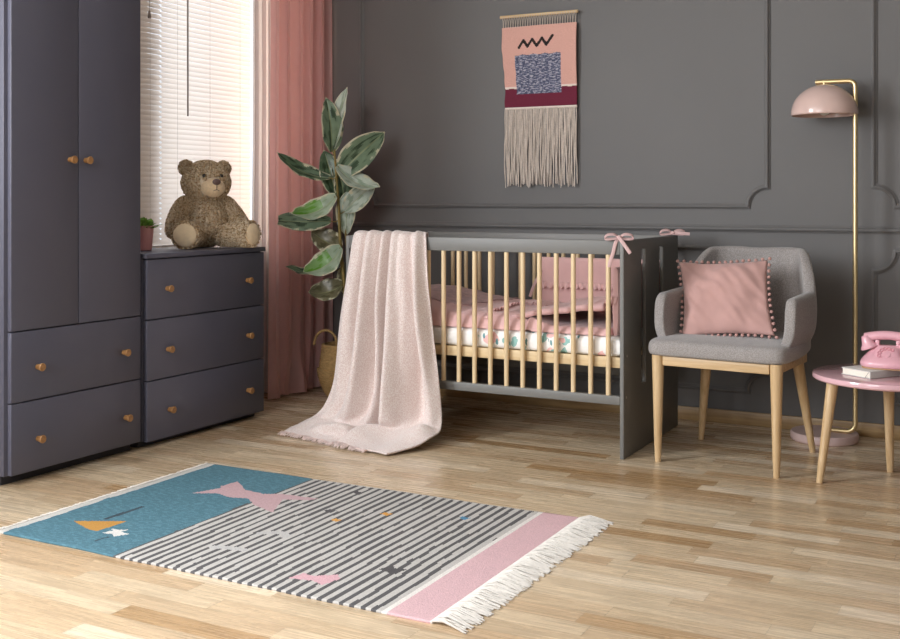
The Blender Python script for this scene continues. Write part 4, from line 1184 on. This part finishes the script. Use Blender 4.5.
def rc(c):
    k = _i[0]; _i[0] += 1; i, j = k % NXR, k // NXR
    return rugcol(RX0 + (RX1 - RX0) * (i + .5) / NXR, RY0 + (RY1 - RY0) * (j + .5) / NYR)
paint(o, rc); solidify(o, .007, -1); o.modifiers['thickness'].offset = -1
rnd = random.Random(21); b = B()
for k in range(185):
    y = RY0 + .002 + (RY1 - RY0 - .004) * (k + rnd.uniform(0, 1)) / 185; g = .014 * nz(y * 14, 3)
    for m in range(2):
        L = rnd.uniform(.092, .112) - .010 * (1 - (y - RY0) / .95); dy = rnd.uniform(-.012, .012) + g * 2.2 - .006; h = rnd.uniform(.004, .013)
        pts = [(RX1 - .004 - O8.x, y - O8.y, .006), (RX1 + L * .3 - O8.x, y + dy * .3 - O8.y, .004 + h), (RX1 + L * .7 - O8.x, y + dy * .8 + rnd.uniform(-.003, .003) - O8.y, .003 + h * .5), (RX1 + L - O8.x, y + dy + rnd.uniform(-.006, .006) - O8.y, .0025)]
        tube(b, pts, [.0021, .0024, .0022, .0014], 5)
obj('fringe', b, MT['fringe'], t)
b = B()
for k in range(150):
    y = RY0 + (RY1 - RY0) * (k + rnd.uniform(0, 1)) / 150; L = rnd.uniform(.006, .018)
    tube(b, [(RX0 + .004 - O8.x, y - O8.y, .006), (RX0 - L - O8.x, y + rnd.uniform(-.006, .006) - O8.y, .004)], [.0028, .0018], 5)
obj('fringe', b, MT['fringe'], t)

# ================================================================== LIGHT
w = bpy.data.worlds.new('daylight'); scene.world = w; w.use_nodes = True
w.node_tree.nodes['Background'].inputs[0].default_value = (.80, .88, 1, 1); w.node_tree.nodes['Background'].inputs[1].default_value = 1.6
def area(name, loc, rot, sx, sy, power, col, spread=PI):
    l = bpy.data.lights.new(name, 'AREA'); l.shape = 'RECTANGLE'; l.size = sx; l.size_y = sy; l.energy = power; l.color = col; l.spread = spread
    o = bpy.data.objects.new(name, l); COL.objects.link(o); o.location = loc; o.rotation_euler = rot; return o
# daylight through the big window outside the picture (left wall, near the camera)
area('daylight_big_window', (WX - .08, .70, 1.72), (PI / 2, 0, -PI / 2 ), 1.45, 1.45, 212, (.92, .96, 1))
area('added_front_fill', (-1.9, FY - .02, 1.75), (PI / 2, 0, 0), 1.9, 1.4, 76, (.97, .98, 1))  # unseen fill, added to brighten the teddy, cabinet fronts and curtain
# daylight on the blinds, and an added warm lamp that tints their right end
area('daylight_blind_window', (WX - .5, 3.72, 1.6), (PI / 2, 0, -PI / 2), .9, 1.7, 7, (1, .985, .97))
area('warm_light_blind_window', (WX - .40, 4.75, 1.6), (PI / 2, 0, -PI / 2), .5, 1.7, 11, (1, .60, .33))

# ================================================================== CAMERA
cam = bpy.data.cameras.new('camera'); co = bpy.data.objects.new('camera', cam); COL.objects.link(co)
co.location = (0, 0, 1); co.rotation_euler = (PI / 2, 0, YAW)
cam.sensor_width = 36; cam.lens = FPX * 36 / 900; cam.shift_y = -(319.5 - HOR) / 900; cam.clip_start = .05
scene.camera = co
scene.view_settings.view_transform = 'Standard'; scene.view_settings.look = 'None'; scene.view_settings.gamma = 1; scene.view_settings.use_curve_mapping = False
scene.view_settings.exposure = 0
scene.cycles.max_bounces = 8; scene.cycles.diffuse_bounces = 5; scene.cycles.sample_clamp_indirect = 6
